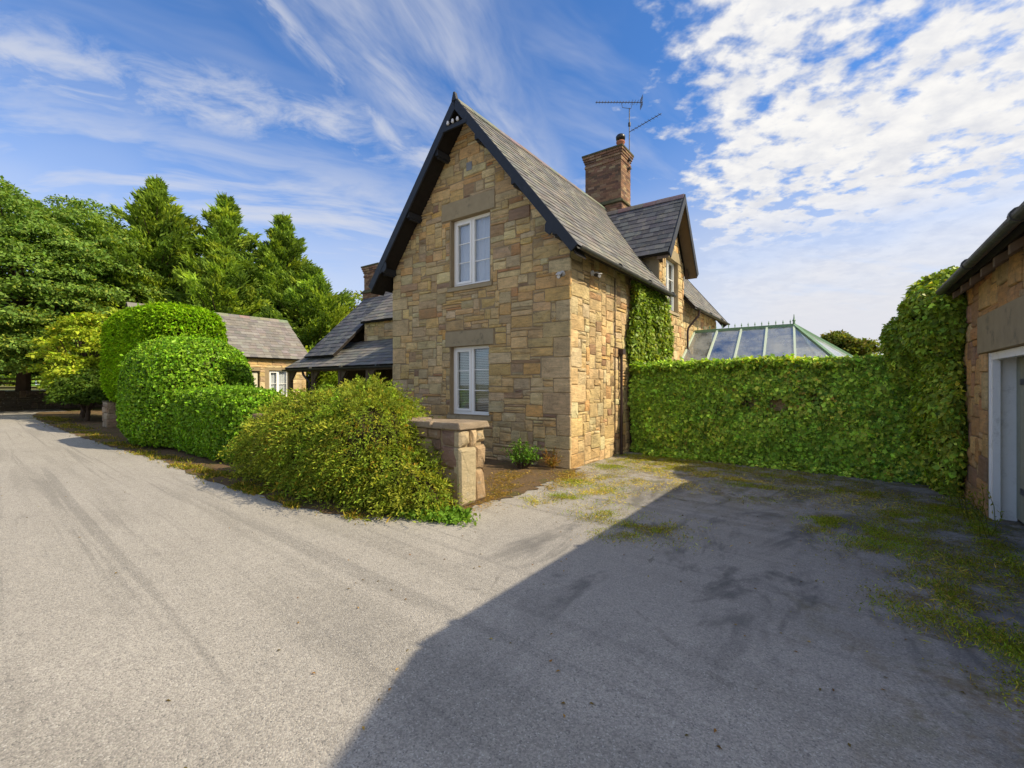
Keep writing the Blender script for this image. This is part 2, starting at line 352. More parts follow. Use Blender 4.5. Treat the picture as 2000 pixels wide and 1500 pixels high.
# ------------------------------------------------------------------ stonework
BUFF = [((.34, .255, .14), 6), ((.375, .285, .155), 6), ((.30, .24, .155), 5), ((.36, .255, .125), 4), ((.37, .235, .10), 1.2), ((.29, .175, .095), .6), ((.17, .12, .09), .8), ((.25, .18, .115), 1.2), ((.34, .285, .185), 3), ((.39, .32, .195), 3)]
def pick(rng, pal):
    c = rng.choices([p[0] for p in pal], [p[1] for p in pal])[0]; k = rng.uniform(.86, 1.14)
    return tuple(x*k*rng.uniform(.95, 1.05) for x in c)
def rubble(w, h, blocked, rng, cell=.07, ws=(2, 9), hs=(2, 4)):
    nu, nv = int(round(w/cell)), int(round(h/cell)); cu_, cv_ = w/nu, h/nv
    occ = [[blocked((i+.5)*cu_, (j+.5)*cv_) for i in range(nu)] for j in range(nv)]; out = []
    for j in range(nv):
        for i in range(nu):
            if occ[j][i]: continue
            hh = min(rng.choice([1, 1]+list(range(hs[0], hs[1]+1))*2), nv-j); ww = min(rng.randint(*ws) if hh > 1 and hh < 4 else rng.randint(ws[0], ws[1]+3) if hh < 4 else rng.randint(max(3, ws[0]), ws[1]-1), nu-i)
            k = 0
            while k < ww and not occ[j][i+k]: k += 1
            ww = max(1, k)
            rest_ = 0
            while i+ww+rest_ < nu and rest_ < 2 and not occ[j][i+ww+rest_]: rest_ += 1
            if rest_ == 1: ww += 1                        # leave no one-cell slivers
            t = 1
            while t < hh and all(not occ[j+t][i+m] for m in range(ww)): t += 1
            for a in range(t):
                for b in range(ww): occ[j+a][i+b] = True
            out.append((i*cu_, (i+ww)*cu_, j*cv_, (j+t)*cv_))
    return out
def clip_poly(poly, planes):                               # keep a*u+b*v<=c
    for a, b, c in planes:
        out = []
        for i in range(len(poly)):
            p0, p1 = poly[i], poly[(i+1) % len(poly)]; d0, d1 = a*p0[0]+b*p0[1]-c, a*p1[0]+b*p1[1]-c
            if d0 <= 0: out.append(p0)
            if d0*d1 < 0: t = d0/(d0-d1); out.append((p0[0]+(p1[0]-p0[0])*t, p0[1]+(p1[1]-p0[1])*t))
        poly = out
        if len(poly) < 3: return []
    return poly
def stone_mesh(poly, outd, rng, mp, bev=.012, back=-.04, wob=.006):
    """one squared rubble block: chamfered corners, pillowed face"""
    cu_, cv_ = sum(p[0] for p in poly)/len(poly), sum(p[1] for p in poly)/len(poly)
    ring = []
    k = len(poly)
    for i in range(k):
        p, a, b = poly[i], poly[i-1], poly[(i+1) % k]
        for q in (a, b):
            L = math.hypot(q[0]-p[0], q[1]-p[1]) or 1; c = min(rng.uniform(.008, .028), L*.3)
            ring.append((p[0]+(q[0]-p[0])/L*c+rng.uniform(-wob, wob)*.6, p[1]+(q[1]-p[1])/L*c+rng.uniform(-wob, wob)*.6))
    m = len(ring); vs = []
    tl = rng.uniform(-.5, .5)*wob
    for u, v in ring: vs.append((u, v, back))
    for u, v in ring: vs.append((u, v, outd-bev+rng.uniform(-.3, .3)*wob))
    for u, v in ring:
        L = math.hypot(u-cu_, v-cv_) or 1; s_ = max(0., 1-bev*1.3/L)
        vs.append((cu_+(u-cu_)*s_, cv_+(v-cv_)*s_, outd+rng.uniform(-.6, .6)*wob+tl))
    vs.append((cu_, cv_, outd+rng.uniform(.2, 1.2)*wob))
    fs = [(r*m+i, r*m+(i+1) % m, (r+1)*m+(i+1) % m, (r+1)*m+i) for r in range(2) for i in range(m)]+[(2*m+i, 2*m+(i+1) % m, 3*m) for i in range(m)]
    return [mp(*x) for x in vs], fs
def stone_face(rects, mp, nrm, rng, pal, planes=(), out=(.006, .022), joint=.005, bev=.012, wob=.016):
    ps = []
    for u0, u1, v0, v1 in rects:
        j = joint*rng.uniform(.6, 1.5)
        if u1-u0 < 3*j or v1-v0 < 3*j: continue
        poly = clip_poly([(u0+j, v0+j), (u1-j, v0+j), (u1-j, v1-j), (u0+j, v1-j)], planes)
        if len(poly) < 3: continue
        ar = .5*abs(sum(poly[i][0]*poly[(i+1) % len(poly)][1]-poly[(i+1) % len(poly)][0]*poly[i][1] for i in range(len(poly))))
        if ar < .0006: continue
        V, F = stone_mesh(poly, rng.uniform(*out), rng, mp, bev, wob=wob)
        ps.append((apparent(np.mean(V, 0), nrm, ar), V, F, pick(rng, pal)))
    return ps
def slab_with_openings(mb, mp, u0, u1, top, openings, d0, d1, breaks=()):
    """wall core: vertical strips with a (sloping) top, cut round the openings"""
    us = sorted({u0, u1, *breaks, *[o[0] for o in openings], *[o[1] for o in openings]})
    for a, b in zip(us[:-1], us[1:]):
        holes = sorted([(o[2], o[3]) for o in openings if o[0] <= a+1e-6 and o[1] >= b-1e-6]); z = 0.
        spans = []
        for lo, hi in holes: spans.append((z, z, lo, lo)); z = hi
        spans.append((z, z, top(a+1e-6), top(b-1e-6)))
        for za, zb, ta, tb in spans:
            if max(ta-za, tb-zb) < 1e-4: continue
            mb.hexa([mp(a, za, d0), mp(b, zb, d0), mp(b, zb, d1), mp(a, za, d1), mp(a, ta, d0), mp(b, tb, d0), mp(b, tb, d1), mp(a, ta, d1)])
# ------------------------------------------------------------------ slates
def slate_pieces(O, A, La, S, Lu, rng, gauge=.2, width=.27, length=.36, thick=.009, pal=None, inside=None, lift=.018):
    """O eave corner, A unit vector along the eave, S unit vector up the slope"""
    O, A, S = np.array(O, float), np.array(A, float), np.array(S, float); N = np.cross(A, S)
    if N[2] < 0: N = -N
    ps = []; rows = int(Lu/gauge)+1
    for r in range(rows):
        x = -width*(.5 if r % 2 else 0.)+rng.uniform(-.02, .02); y0 = r*gauge
        while x < La:
            w = width*rng.uniform(.82, 1.15); a, b = max(0, x)+.002, min(La, x+w)-.002; x += w
            if b-a < .05: continue
            dy = rng.uniform(-.008, .008); y1 = min(y0+length, Lu)
            if y1-y0 < .06: continue
            if inside and not inside((a+b)/2, y0+.1): continue
            lo = lift+rng.uniform(-.002, .005); hi = .004; tl = rng.uniform(-.003, .003)
            V = [O+A*u+S*v+N*h for u, v, h in ((a, y0+dy, lo+tl), (b, y0+dy, lo-tl), (b, y1, hi), (a, y1, hi), (a, y0+dy, lo+thick+tl), (b, y0+dy, lo+thick-tl), (b, y1, hi+thick*.5), (a, y1, hi+thick*.5))]
            F = [(0, 3, 2, 1), (4, 5, 6, 7), (0, 1, 5, 4), (1, 2, 6, 5), (2, 3, 7, 6), (3, 0, 4, 7)]
            ps.append((apparent(np.mean(V, 0), N, (b-a)*gauge), V, F, pick(rng, pal)))
    return ps
SLATE = [((.155, .155, .152), 4), ((.19, .184, .17), 4), ((.125, .127, .132), 3), ((.23, .22, .19), 2), ((.165, .15, .138), 2)]
SLATED = [((.085, .09, .105), 4), ((.11, .115, .13), 4), ((.135, .14, .15), 2), ((.07, .075, .09), 2)]  # shade on the dormer slope put into darker, bluer slate tints
SLATEL = [((.20, .185, .175), 4), ((.235, .22, .21), 3), ((.17, .16, .155), 2)]
def roof_slab(mb, O, A, La, S, Lu, th=.09):
    O, A, S = np.array(O, float), np.array(A, float), np.array(S, float); N = np.cross(A, S); N = N if N[2] > 0 else -N
    q = [O, O+A*La, O+A*La+S*Lu, O+S*Lu]
    mb.hexa([tuple(p-N*th) for p in q]+[tuple(p) for p in q])
# ------------------------------------------------------------------ ground
rng = random.Random(7); nr = np.random.default_rng(7)
def sheet(name, poly, z, mat, kind='structure'):
    return tag(mesh_np(name, [(x, y, z) for x, y in poly], [tuple(range(len(poly)))], mat), kind=kind)
sheet('ground', [(-1500, -1500), (1500, -1500), (1500, 1500), (-1500, 1500)], -.012, 'meadow')
sheet('driveway', [(-36.5, -60), (20, -60), (20, 3.3), (-4.9, 3.3), (-4.9, -3.2), (-12, -2.9), (-20, -2.3), (-27, -2.2), (-33, -1.2), (-38, -1.0), (-39, -4)], 0., 'tarmac')
def ragged(pts, amp, step, rng):
    out = []
    for a, b in zip(pts, pts[1:]+pts[:1]):
        k = max(1, int(math.hypot(b[0]-a[0], b[1]-a[1])/step))
        for i in range(k):
            t = i/k; out.append((a[0]+(b[0]-a[0])*t+rng.uniform(-amp, amp), a[1]+(b[1]-a[1])*t+rng.uniform(-amp, amp)))
    return out
VERGE = [(.62, -3.72), (-.07, -3.93), (-.5, -4.25), (-1.0, -4.40), (-1.8, -4.48), (-3.3, -4.42), (-4.6, -4.48), (-7.4, -4.2), (-9.4, -4.25), (-13.5, -4.15), (-19, -3.95), (-25, -3.6), (-30, -3.2), (-34, -2.4), (-34, 1.), (-18, 0.), (-8, -1.), (.0, -1.5), (.3, -3.2)]
sheet('verge', ragged(VERGE, .05, .22, rng), .006, 'soil')
sheet('flower_bed', ragged([(.25, -3.0), (.42, -2.3), (.25, -1.2), (.35, -.5), (.12, .1), (-5.2, .1), (-5.2, -2.9)], .09, .10, rng), .010, 'soil')

# ------------------------------------------------------------------ the stone cottage
HX0, HX1, HL = -5.12, 0., 12.05                            # gable from X=-5.12 to 0, side wall along Y to 12.05
AX, AZr, EZ, EO = -2.56, 7.74, 4.08, .36                   # ridge position and height, eave height, eave overhang
PIT = math.atan2(AZr-EZ, (HX1+EO)-AX); cp_, sp_ = math.cos(PIT), math.sin(PIT); SLEN = math.hypot(AZr-EZ, HX1+EO-AX)
cot = thing('stone_cottage', (-2.56, 5, 0), 'tall buff sandstone cottage with steep slate gable, dormer and black bargeboards', 'house')
mpG = lambda u, v, d: (HX0+u, -d, v)                       # gable face: u from its left edge
mpS = lambda u, v, d: (HX1+d, u, v)                        # side face: u from the near corner
mpL = lambda u, v, d: (HX0-d, u, v)
mpB = lambda u, v, d: (HX0+u, HL+d, v)
gx = lambda x: x-HX0
wallz = lambda x: EZ+(AZr-EZ)*(1-abs(x-AX)/(HX1+EO-AX))-.10  # underside of the roof above the wall line
GW = [(gx(-3.12), gx(-1.97), .94, 2.47), (gx(-3.10), gx(-1.95), 3.83, 5.37)]
GL = [(gx(-3.26), gx(-1.83), 2.47, 2.81), (gx(-3.38), gx(-1.80), 5.37, 5.78)]
GS = [(gx(-3.20), gx(-1.89), .83, .94), (gx(-3.18), gx(-1.87), 3.71, 3.83)]
core = MB(); slab_with_openings(core, mpG, 0, 5.12, lambda u: wallz(HX0+u), GW, -.40, 0., (gx(AX),))
wg = core.build('gable_wall', 'lime_mortar', cot)
DQ, DH = 6.32, 1.20                                        # dormer centre along Y, half width of its wall
DW = [(DQ-.62, DQ+.58, 3.83, 5.37)]
core = MB(); slab_with_openings(core, mpS, .4, HL, lambda u: (6.9-abs(u-DQ)*1.42 if abs(u-DQ) < DH else wallz(0)), [DW[0]], -.40, 0., (DQ-DH, DQ, DQ+DH))
ws = core.build('side_wall', 'lime_mortar', cot)
core = MB(); slab_with_openings(core, mpL, .4, HL, lambda u: wallz(0), [], -.40, 0.)
slab_with_openings(core, mpB, .4, 4.72, lambda u: wallz(HX0+u), [], -.40, 0., (gx(AX),))
wl = core.build('rear_wall', 'lime_mortar', cot)
slope_pl = [((AZr-EZ)/(HX1+EO-AX), 1, wallz(AX)+(AZr-EZ)/(HX1+EO-AX)*gx(AX)), (-(AZr-EZ)/(HX1+EO-AX), 1, wallz(AX)-(AZr-EZ)/(HX1+EO-AX)*gx(AX))]
inr = lambda u, v, r: r[0]-.005 < u < r[1]+.005 and r[2]-.005 < v < r[3]+.005
# quoins up both gable corners
quo = []; z = 0.; k = 0
while z < 3.9:
    hh = rng.uniform(.24, .42); z1 = min(z+hh, 4.02); wq = rng.uniform(.46, .66) if k % 2 else rng.uniform(.28, .36)
    quo.append((5.12-wq, 5.12+.020, z, z1)); wq2 = rng.uniform(.46, .62) if k % 2 == 0 else rng.uniform(.28, .34); quo.append((-.02, wq2, z, z1)); z = z1; k += 1
blocks = GW+GL+GS+quo
rects = rubble(5.12, 7.7, lambda u, v: any(inr(u, v, r) for r in blocks) or v > wallz(HX0+u)+.06, rng, .060, (3, 11), (2, 4))
SP = stone_face(rects, mpG, (0, -1, 0), rng, BUFF, slope_pl)
SP += stone_face(quo, mpG, (0, -1, 0), rng, [((.36, .29, .18), 3), ((.33, .26, .155), 3), ((.40, .27, .12), 1)], slope_pl, out=(.014, .022), wob=.004)
squo = []; z = 0.; k = 0
while z < 3.9:
    z1 = min(z+rng.uniform(.24, .40), 3.98); squo.append((-.004, rng.uniform(.45, .7) if k % 2 == 0 else rng.uniform(.28, .36), z, z1)); z = z1; k += 1
srects = rubble(HL, 6.6, lambda u, v: any(inr(u, v, r) for r in DW+squo) or (v > (6.85-abs(u-DQ)*1.42 if abs(u-DQ) < DH else wallz(0)-.02)) or (abs(u-DQ) < .82 and 5.37 < v < 5.70) or (abs(u-DQ) < .75 and 3.70 < v < 3.83), rng, .072, (2, 7), (2, 4))
WARM = [((.34, .26, .15), 6), ((.38, .295, .17), 6), ((.36, .26, .14), 3), ((.37, .235, .115), 1.2), ((.30, .185, .105), .6), ((.19, .125, .08), .8), ((.38, .32, .21), 3)]
up_ = [r for r in srects if r[2] > 3.6 and abs((r[0]+r[1])/2-DQ) < DH+.3]
SP += stone_face([r for r in srects if r not in up_]+squo, mpS, (1, 0, 0), rng, WARM, out=(.008, .020))
SP += stone_face(up_, mpS, (1, 0, 0), rng, WARM, [(1.42, 1, 6.86+1.42*DQ), (-1.42, 1, 6.86-1.42*DQ)], out=(.008, .020))
lrects = rubble(3.2, 3.9, lambda u, v: False, rng, .09, (2, 8), (2, 4))
SP += stone_face(lrects, mpL, (-1, 0, 0), rng, BUFF)
emit(SP, 'stone', 'wall_stones', 'sandstone', wg, 300)
def dressed(mp, r, nm, parent, proud=.026, mat='dressed_stone', joint=.004, drop=0.):
    mb = MB(mp); u0, u1, v0, v1 = r; b = .008
    vs = [(u0+joint, v0+joint, -.3), (u1-joint, v0+joint, -.3), (u1-joint, v1-joint, -.3), (u0+joint, v1-joint, -.3), (u0+joint, v0+joint, proud-b), (u1-joint, v0+joint, proud-b), (u1-joint, v1-joint, proud-b), (u0+joint, v1-joint, proud-b), (u0+b, v0+b, proud-drop*0), (u1-b, v0+b, proud), (u1-b, v1-b, proud-drop), (u0+b, v1-b, proud-drop)]
    mb.add(vs, [(0, 1, 5, 4), (1, 2, 6, 5), (2, 3, 7, 6), (3, 0, 4, 7), (4, 5, 9, 8), (5, 6, 10, 9), (6, 7, 11, 10), (7, 4, 8, 11), (8, 9, 10, 11), (3, 2, 1, 0)])
    return mb.build(nm, mat, parent)
for r in GL: dressed(mpG, r, 'lintel', cot)
dressed(mpS, (DQ-.80, DQ+.80, 5.37, 5.68), 'lintel', cot)

def window(parent, mp, r, blind, bars=2, setback=-.12, sill=.10, sillw=.08):
    """two-light white casement: opening light on the left, fixed light on the right"""
    u0, u1, v0, v1 = r; fw = .062; d0, d1 = setback-.06, setback
    f = MB(mp); um = (u0+u1)/2
    f.box(u0, u0+fw, v0, v1, d0, d1); f.box(u1-fw, u1, v0, v1, d0, d1); f.box(u0+fw, u1-fw, v0, v0+fw*1.15, d0, d1+.004); f.box(u0+fw, u1-fw, v1-fw, v1, d0, d1)
    f.box(um-fw*.55, um+fw*.55, v0+fw*1.15, v1-fw, d0, d1+.002)
    w = f.build('window', 'white_frame', parent)
    s = MB(mp); a, b, c, d = u0+fw+.004, um-fw*.55-.004, v0+fw*1.15+.004, v1-fw-.004; sw = .05
    for q in ((a, a+sw, c, d), (b-sw, b, c, d), (a+sw, b-sw, c, c+sw), (a+sw, b-sw, d-sw, d)): s.box(*q, d0+.01, d1+.018)
    s.build('sash', 'white_frame', w)
    lights = [(a+sw, b-sw, c+sw, d-sw), (um+fw*.55, u1-fw, v0+fw*1.15, v1-fw)]
    for (x0, x1, y0, y1) in lights:
        hs = (y1-y0)/(bars+1)
        for i in range(bars):
            g = MB(mp); yy = y0+hs*(i+1); g.box(x0, x1, yy-.009, yy+.009, d0+.014, d0+.044); g.build('glazing_bar', 'white_frame', w)
        for i in range(bars+1):
            g = MB(mp); ya, yb = y0+hs*i+(.009 if i else 0), y0+hs*(i+1)-(.009 if i < bars else 0)
            g.box(x0, x1, ya, yb, d0+.022, d0+.028); g.build('pane', 'window_glass', w)
    if blind == 'venetian':
        k = int((v1-v0-.15)/.038)
        for i in range(k):
            yy = v0+.09+i*.038; g = MB(mp)
            g.hexa([(u0+fw, yy, d0-.07), (u1-fw, yy, d0-.07), (u1-fw, yy+.026, d0-.045), (u0+fw, yy+.026, d0-.045), (u0+fw, yy+.002, d0-.072), (u1-fw, yy+.002, d0-.072), (u1-fw, yy+.028, d0-.047), (u0+fw, yy+.028, d0-.047)])
            g.build('blind_slat', 'blind_slat', w)
    else:
        g = MB(mp); K = 40; vs = []
        for i in range(K+1):
            u = u0+.02+(u1-u0-.04)*i/K; dd = d0-.055+.014*math.sin(i*1.15)+.006*math.sin(i*2.9); vs += [(u, v0+.02, dd), (u, v1-.03, dd), (u, v1-.03, dd-.004), (u, v0+.02, dd-.004)]
        g.add(vs, [(4*i+j, 4*i+4+j, 4*i+4+(j+1) % 4, 4*i+(j+1) % 4) for i in range(K) for j in range(4)]); g.build('net_curtain', 'net_curtain', w)
    g = MB(mp); g.box(u0-.05, u1+.05, v0-.05, v1+.05, -1.0, -.95); g.box(u0-.06, u0-.05, v0-.05, v1+.05, -.95, -.41); g.box(u1+.05, u1+.06, v0-.05, v1+.05, -.95, -.41); g.build('room_behind', 'dark_room', w)
    sv = dressed(mp, (u0-sillw, u1+sillw, v0-sill-.012, v0-.001), 'sill', w, .05, drop=.02)
    return w
window(cot, mpG, GW[0], 'venetian'); window(cot, mpG, GW[1], 'net'); window(cot, mpS, DW[0], 'net')

# main roof
deck = MB(); rights = ((HX1+EO, -.42, EZ), (0, 1, 0), HL+.84, (-cp_, 0, sp_), SLEN); lefts = ((HX0-EO, -.42, EZ), (0, 1, 0), HL+.84, (cp_, 0, sp_), SLEN)
roof_slab(deck, (HX1+EO, -.42, EZ), (0, 1, 0), DQ-DH+.42, (-cp_, 0, sp_), SLEN); roof_slab(deck, (HX1+EO, DQ+DH, EZ), (0, 1, 0), HL+.42-DQ-DH, (-cp_, 0, sp_), SLEN)
cut = (EO+.45)/cp_; roof_slab(deck, (-.45, DQ-DH, EZ+sp_*cut), (0, 1, 0), 2*DH, (-cp_, 0, sp_), SLEN-cut); roof_slab(deck, *lefts)
roof = deck.build('roof', 'dark_soffit', cot)
DRZ, DPIT = 7.22, math.atan2(7.22-5.2, 1.5); dcp, dsp = math.cos(DPIT), math.sin(DPIT); DSL = math.hypot(7.22-5.2, 1.5)
def in_main(u, v):                                        # leave out slates buried under the dormer
    q, z = u-.42, EZ+sp_*v
    return not (abs(q-DQ) < DH+.06 and z < max(DRZ-abs(q-DQ)*1.35-.25, EZ+1.0))
SL = slate_pieces(*rights, rng, pal=SLATE, inside=in_main, gauge=.19, width=.26)
SL += slate_pieces(*lefts, rng, pal=SLATE, gauge=.19, width=.26)
DE = .35                                                   # dormer verge overhang
dorm = MB(); front = (HX1+DE, 0, 0); DL = 3.0
dn = ((HX1+DE, DQ-1.5, 5.2), (-1, 0, 0), DL, (0, dcp, dsp), DSL); df = ((HX1+DE, DQ+1.5, 5.2), (-1, 0, 0), DL, (0, -dcp, dsp), DSL)
roof_slab(dorm, *dn, .07); roof_slab(dorm, *df, .07)
dormer = dorm.build('dormer', 'dark_soffit', cot, label='steep slate dormer breaking the eaves of the sunny side')
def in_dorm(u, v):                                         # only above the main slope
    x, z = HX1+DE-u, 5.2+dsp*v
    return z > EZ+(AZr-EZ)*(HX1+EO-x)/(HX1+EO-AX)-.12 or x > .3
DS = slate_pieces(*dn, rng, pal=SLATED, inside=in_dorm, gauge=.20, width=.28)+slate_pieces(*df, rng, pal=SLATED, inside=in_dorm, gauge=.20, width=.28)
k = emit(DS, 'slate', 'dormer_slates', 'slate', dormer, 130)
emit(SL, 'slate', 'roof_slates', 'slate', roof, 300-k)
mb = MB(mpS)                                               # cheeks of the dormer
for s in (-1, 1):
    y0 = DQ+s*DH
    mb2 = MB(); mb2.prism([(-.008, EZ-.1), (-.008, 5.52), (-1.25, 5.52), (-1.25, 5.3)], y0-.12 if s > 0 else y0-.006, y0+.006 if s > 0 else y0+.12, 1); mb2.build('dormer_cheek', 'dressed_stone', dormer)
def barge(parent, tip, apex, y0, y1, depth, mat='black_paint', up=.03, along='x'):
    """board following one verge; tip and apex are (horizontal, z); y0..y1 its thickness"""
    (a, za), (b, zb) = tip, apex; L = math.hypot(b-a, zb-za); nx, nz = -(zb-za)/L, (b-a)/L
    if nz < 0: nx, nz = -nx, -nz
    pr = [(a+nx*up, za+nz*up), (b+nx*up, zb+nz*up), (b-nx*depth*0, zb-depth/abs(nz)), (a-nx*depth, za-nz*depth)]
    m = MB(); m.prism(pr, y0, y1, 1 if along == 'x' else 0); return m.build('bargeboard', mat, parent)
for s, t in ((1, HX1+EO+.02), (-1, HX0-EO-.02)):
    barge(cot, (t, EZ-.01), (AX, AZr+.012), -.462, -.424, .145)
    barge(cot, (t, EZ-.01), (AX, AZr+.012), HL+.424, HL+.462, .23)
    m = MB(); L0 = t; pr = [(t-s*.03, EZ-.12), (AX, AZr-.115), (AX, AZr-.16), (t-s*.03, EZ-.165)]; m.prism(pr, -.42, -.03, 1); m.build('soffit_board', 'dark_soffit', cot)
    for fr in (.16, .48, .80):                             # purlin ends carrying the verge
        x = t+(AX-t)*fr; z = EZ+(AZr-EZ)*fr-.17; m = MB(); m.box(x-.05, x+.05, -.42, .05, z-.13, z-.0); m.box(x-.035, x+.035, -.36, -.05, z-.17, z-.13); m.build('purlin_end', 'black_paint', cot)
    m = MB(); x = t+(AX-t)*.17; z = EZ+(AZr-EZ)*.17-.20; m.prism([(x-s*.12, z+.13), (x+s*.12, z-.13), (x+s*.06, z-.16), (x-s*.02, z-.10), (x-s*.06, z-.14), (x-s*.16, z-.06), (x-s*.16, z+.06)], -.455, -.43, 1); m.build('bargeboard_scroll', 'black_paint', cot)
m = MB(); m.prism([(AX-.36, AZr-.62), (AX+.36, AZr-.62), (AX+.30, AZr-.53), (AX-.30, AZr-.53)], -.47, -.425, 1); m.build('collar_tie', 'black_paint', cot)
for dx_ in (-.14, 0., .14):
    m = MB(); m.lathe((AX+dx_-.02, -.49, AZr-.53), [(.014, 0), (.03, .015), (.033, .04), (.022, .058), (.026, .072), (.01, .09)], 10); m.build('insulator', 'net_curtain', cot, smooth=True)
m = MB(); m.prism([(AX-.07, AZr-.04), (AX+.07, AZr-.04), (AX+.02, AZr+.14), (AX-.02, AZr+.14)], -.475, -.40, 1); m.build('finial', 'black_paint', cot)
m = MB(); m.box(gx(-2.56), gx(-2.40), 6.35, 6.56, .0, .035); 
m.mp = None; m.v = [mpG(x, y, z) for x, y, z in [(gx(-2.60), 6.36, 0), (gx(-2.44), 6.36, 0), (gx(-2.44), 6.54, 0), (gx(-2.60), 6.54, 0), (gx(-2.60), 6.36, .03), (gx(-2.44), 6.36, .03), (gx(-2.44), 6.54, .03), (gx(-2.60), 6.54, .03)]]; m.build('air_vent', 'lead', cot)
# ridge tiles
def ridge_run(parent, a, b, length, half, drop, mat='slate', tintc=(.19, .18, .16)):
    a, b = Vector(a), Vector(b); L = (b-a).length; d = (b-a)/L; k = max(1, round(L/length)); sd = Vector((d.y, -d.x, 0))
    for i in range(k):
        p, q = a+d*(L*i/k+.004), a+d*(L*(i+1)/k-.004); j = rng.uniform(-.004, .004); m = MB()
        prof = [(-half, -drop), (-half*.5, -drop*.42), (0, .0), (half*.5, -drop*.42), (half, -drop), (half, -drop-.02), (0, -.035), (-half, -drop-.02)]
        vs = [p+sd*x+Vector((0, 0, z+.055+j)) for x, z in prof]+[q+sd*x+Vector((0, 0, z+.055+j)) for x, z in prof]
        m.add(vs, [(t, (t+1) % 8, 8+(t+1) % 8, 8+t) for t in range(8)]+[tuple(range(8))[::-1], tuple(range(8, 16))], tuple(x*rng.uniform(.8, 1.2) for x in tintc)); m.build('ridge_tile', mat, parent)
ridge_run(roof, (AX, -.44, AZr+.01), (AX, HL+.44, AZr+.01), .46, .16, .19)
ridge_run(dormer, (HX1+DE+.01, DQ, DRZ+.01), (-2.1, DQ, DRZ+.01), .40, .13, .16, tintc=(.13, .12, .12))
for s in (-1, 1):
    (ya, za), (yb, zb) = (DQ+s*1.53, 5.17), (DQ, DRZ+.012)
    m = MB(); m.prism([(ya, za+.02), (yb, zb+.03), (yb, zb-.26), (ya-s*.16, za-.10)], HX1+DE+.004, HX1+DE+.04, 0); m.build('dormer_bargeboard', 'black_paint', dormer)
    m = MB(); m.prism([(ya-s*.05, za-.09), (yb, zb-.10), (yb, zb-.13), (ya-s*.05, za-.12)], .03, HX1+DE, 0); m.build('dormer_soffit', 'post_timber', dormer)
    m = MB(); m.prism([(ya-s*.12, za-.02), (ya-s*.30, za+.16), (ya-s*.30, za-.16)], .03, .12, 0); m.build('dormer_bracket', 'board_timber', dormer)
# gutters and downpipes
def gutter(parent, a, b, r=.058, mat='gutter_grey', name='gutter'):
    a, b = Vector(a), Vector(b); d = (b-a).normalized(); s = Vector((d.y, -d.x, 0)); m = MB(); K = 8; vs = []
    for p in (a, b):
        vs += [p+s*(r*math.cos(math.pi*(1+j/K)))+Vector((0, 0, r*math.sin(math.pi*(1+j/K)))) for j in range(K+1)]
        vs += [p+s*((r-.006)*math.cos(math.pi*(1+j/K)))+Vector((0, 0, (r-.006)*math.sin(math.pi*(1+j/K)))) for j in range(K+1)][::-1]
    t = 2*K+2; m.add(vs, [(i, (i+1) % t, t+(i+1) % t, t+i) for i in range(t)]+[tuple(range(t)), tuple(range(t, 2*t))[::-1]])
    L = (b-a).length
    for i in range(1, int(L/1.8)+1): c = a+d*(i*1.8); m.tube([c-d*.03, c+d*.03], r+.008, 12)
    return m.build(name, mat, parent)
gutter(cot, (HX1+EO+.05, -.40, EZ-.01), (HX1+EO+.05, DQ-DH+.05, EZ-.01)); gutter(cot, (HX1+EO+.05, DQ+DH, EZ-.01), (HX1+EO+.05, HL+.4, EZ-.01))
m = MB(); m.tube([(.07, 2.29, .02), (.07, 2.29, 2.30), (.05, 2.29, 2.36)], .034, 8); m.box(.02, .14, 2.21, 2.37, 2.30, 2.42); m.build('downpipe', 'cast_iron', cot)
m = MB(); m.tube([(HX1+EO+.05, 7.85, EZ-.06), (HX1+EO+.03, 7.85, EZ-.22), (.10, 7.72, EZ-.62), (.08, 7.70, EZ-.75), (.08, 7.70, .05)], .036, 8); m.build('downpipe', 'cast_iron', cot)
m = MB(); m.tube([(.03, 2.02, .05), (.03, 2.02, 4.0)], .012, 6); m.build('cable', 'cast_iron', cot)
# chimney of the main ridge: brick shaft, oversailing courses, stone weathering below
BRK = [((.26, .155, .105), 4), ((.20, .125, .09), 4), ((.30, .20, .13), 3), ((.155, .105, .085), 2), ((.36, .27, .18), 1.5)]
def brickwork(x0, x1, y0, y1, z0, z1, h=.078, w=.225, gap=.008):
    ps = []; k = int(round((z1-z0)/h)); h = (z1-z0)/k
    for r in range(k):
        za, zb = z0+r*h+gap/2, z0+(r+1)*h-gap/2
        for (a0, a1, fixed, ax, nrm) in ((x0, x1, y0, 0, (0, -1, 0)), (x0, x1, y1, 0, (0, 1, 0)), (y0, y1, x1, 1, (1, 0, 0)), (y0, y1, x0, 1, (-1, 0, 0))):
            u = a0-(w*.5 if (r+ax) % 2 else 0)
            while u < a1-.01:
                ua, ub = max(a0, u)+gap/2, min(a1, u+w)-gap/2; u += w
                if ub-ua < .02: continue
                o = rng.uniform(.004, .010); sg = -1 if nrm[ax ^ 1] < 0 else 1; d0, d1 = sorted((fixed-sg*.05, fixed+sg*o))
                m = MB(); (m.box(ua, ub, d0, d1, za, zb) if ax == 0 else m.box(d0, d1, ua, ub, za, zb)); ps.append((apparent(np.mean(m.v, 0), nrm, (ub-ua)*h), m.v, m.f, pick(rng, BRK)))
    return ps
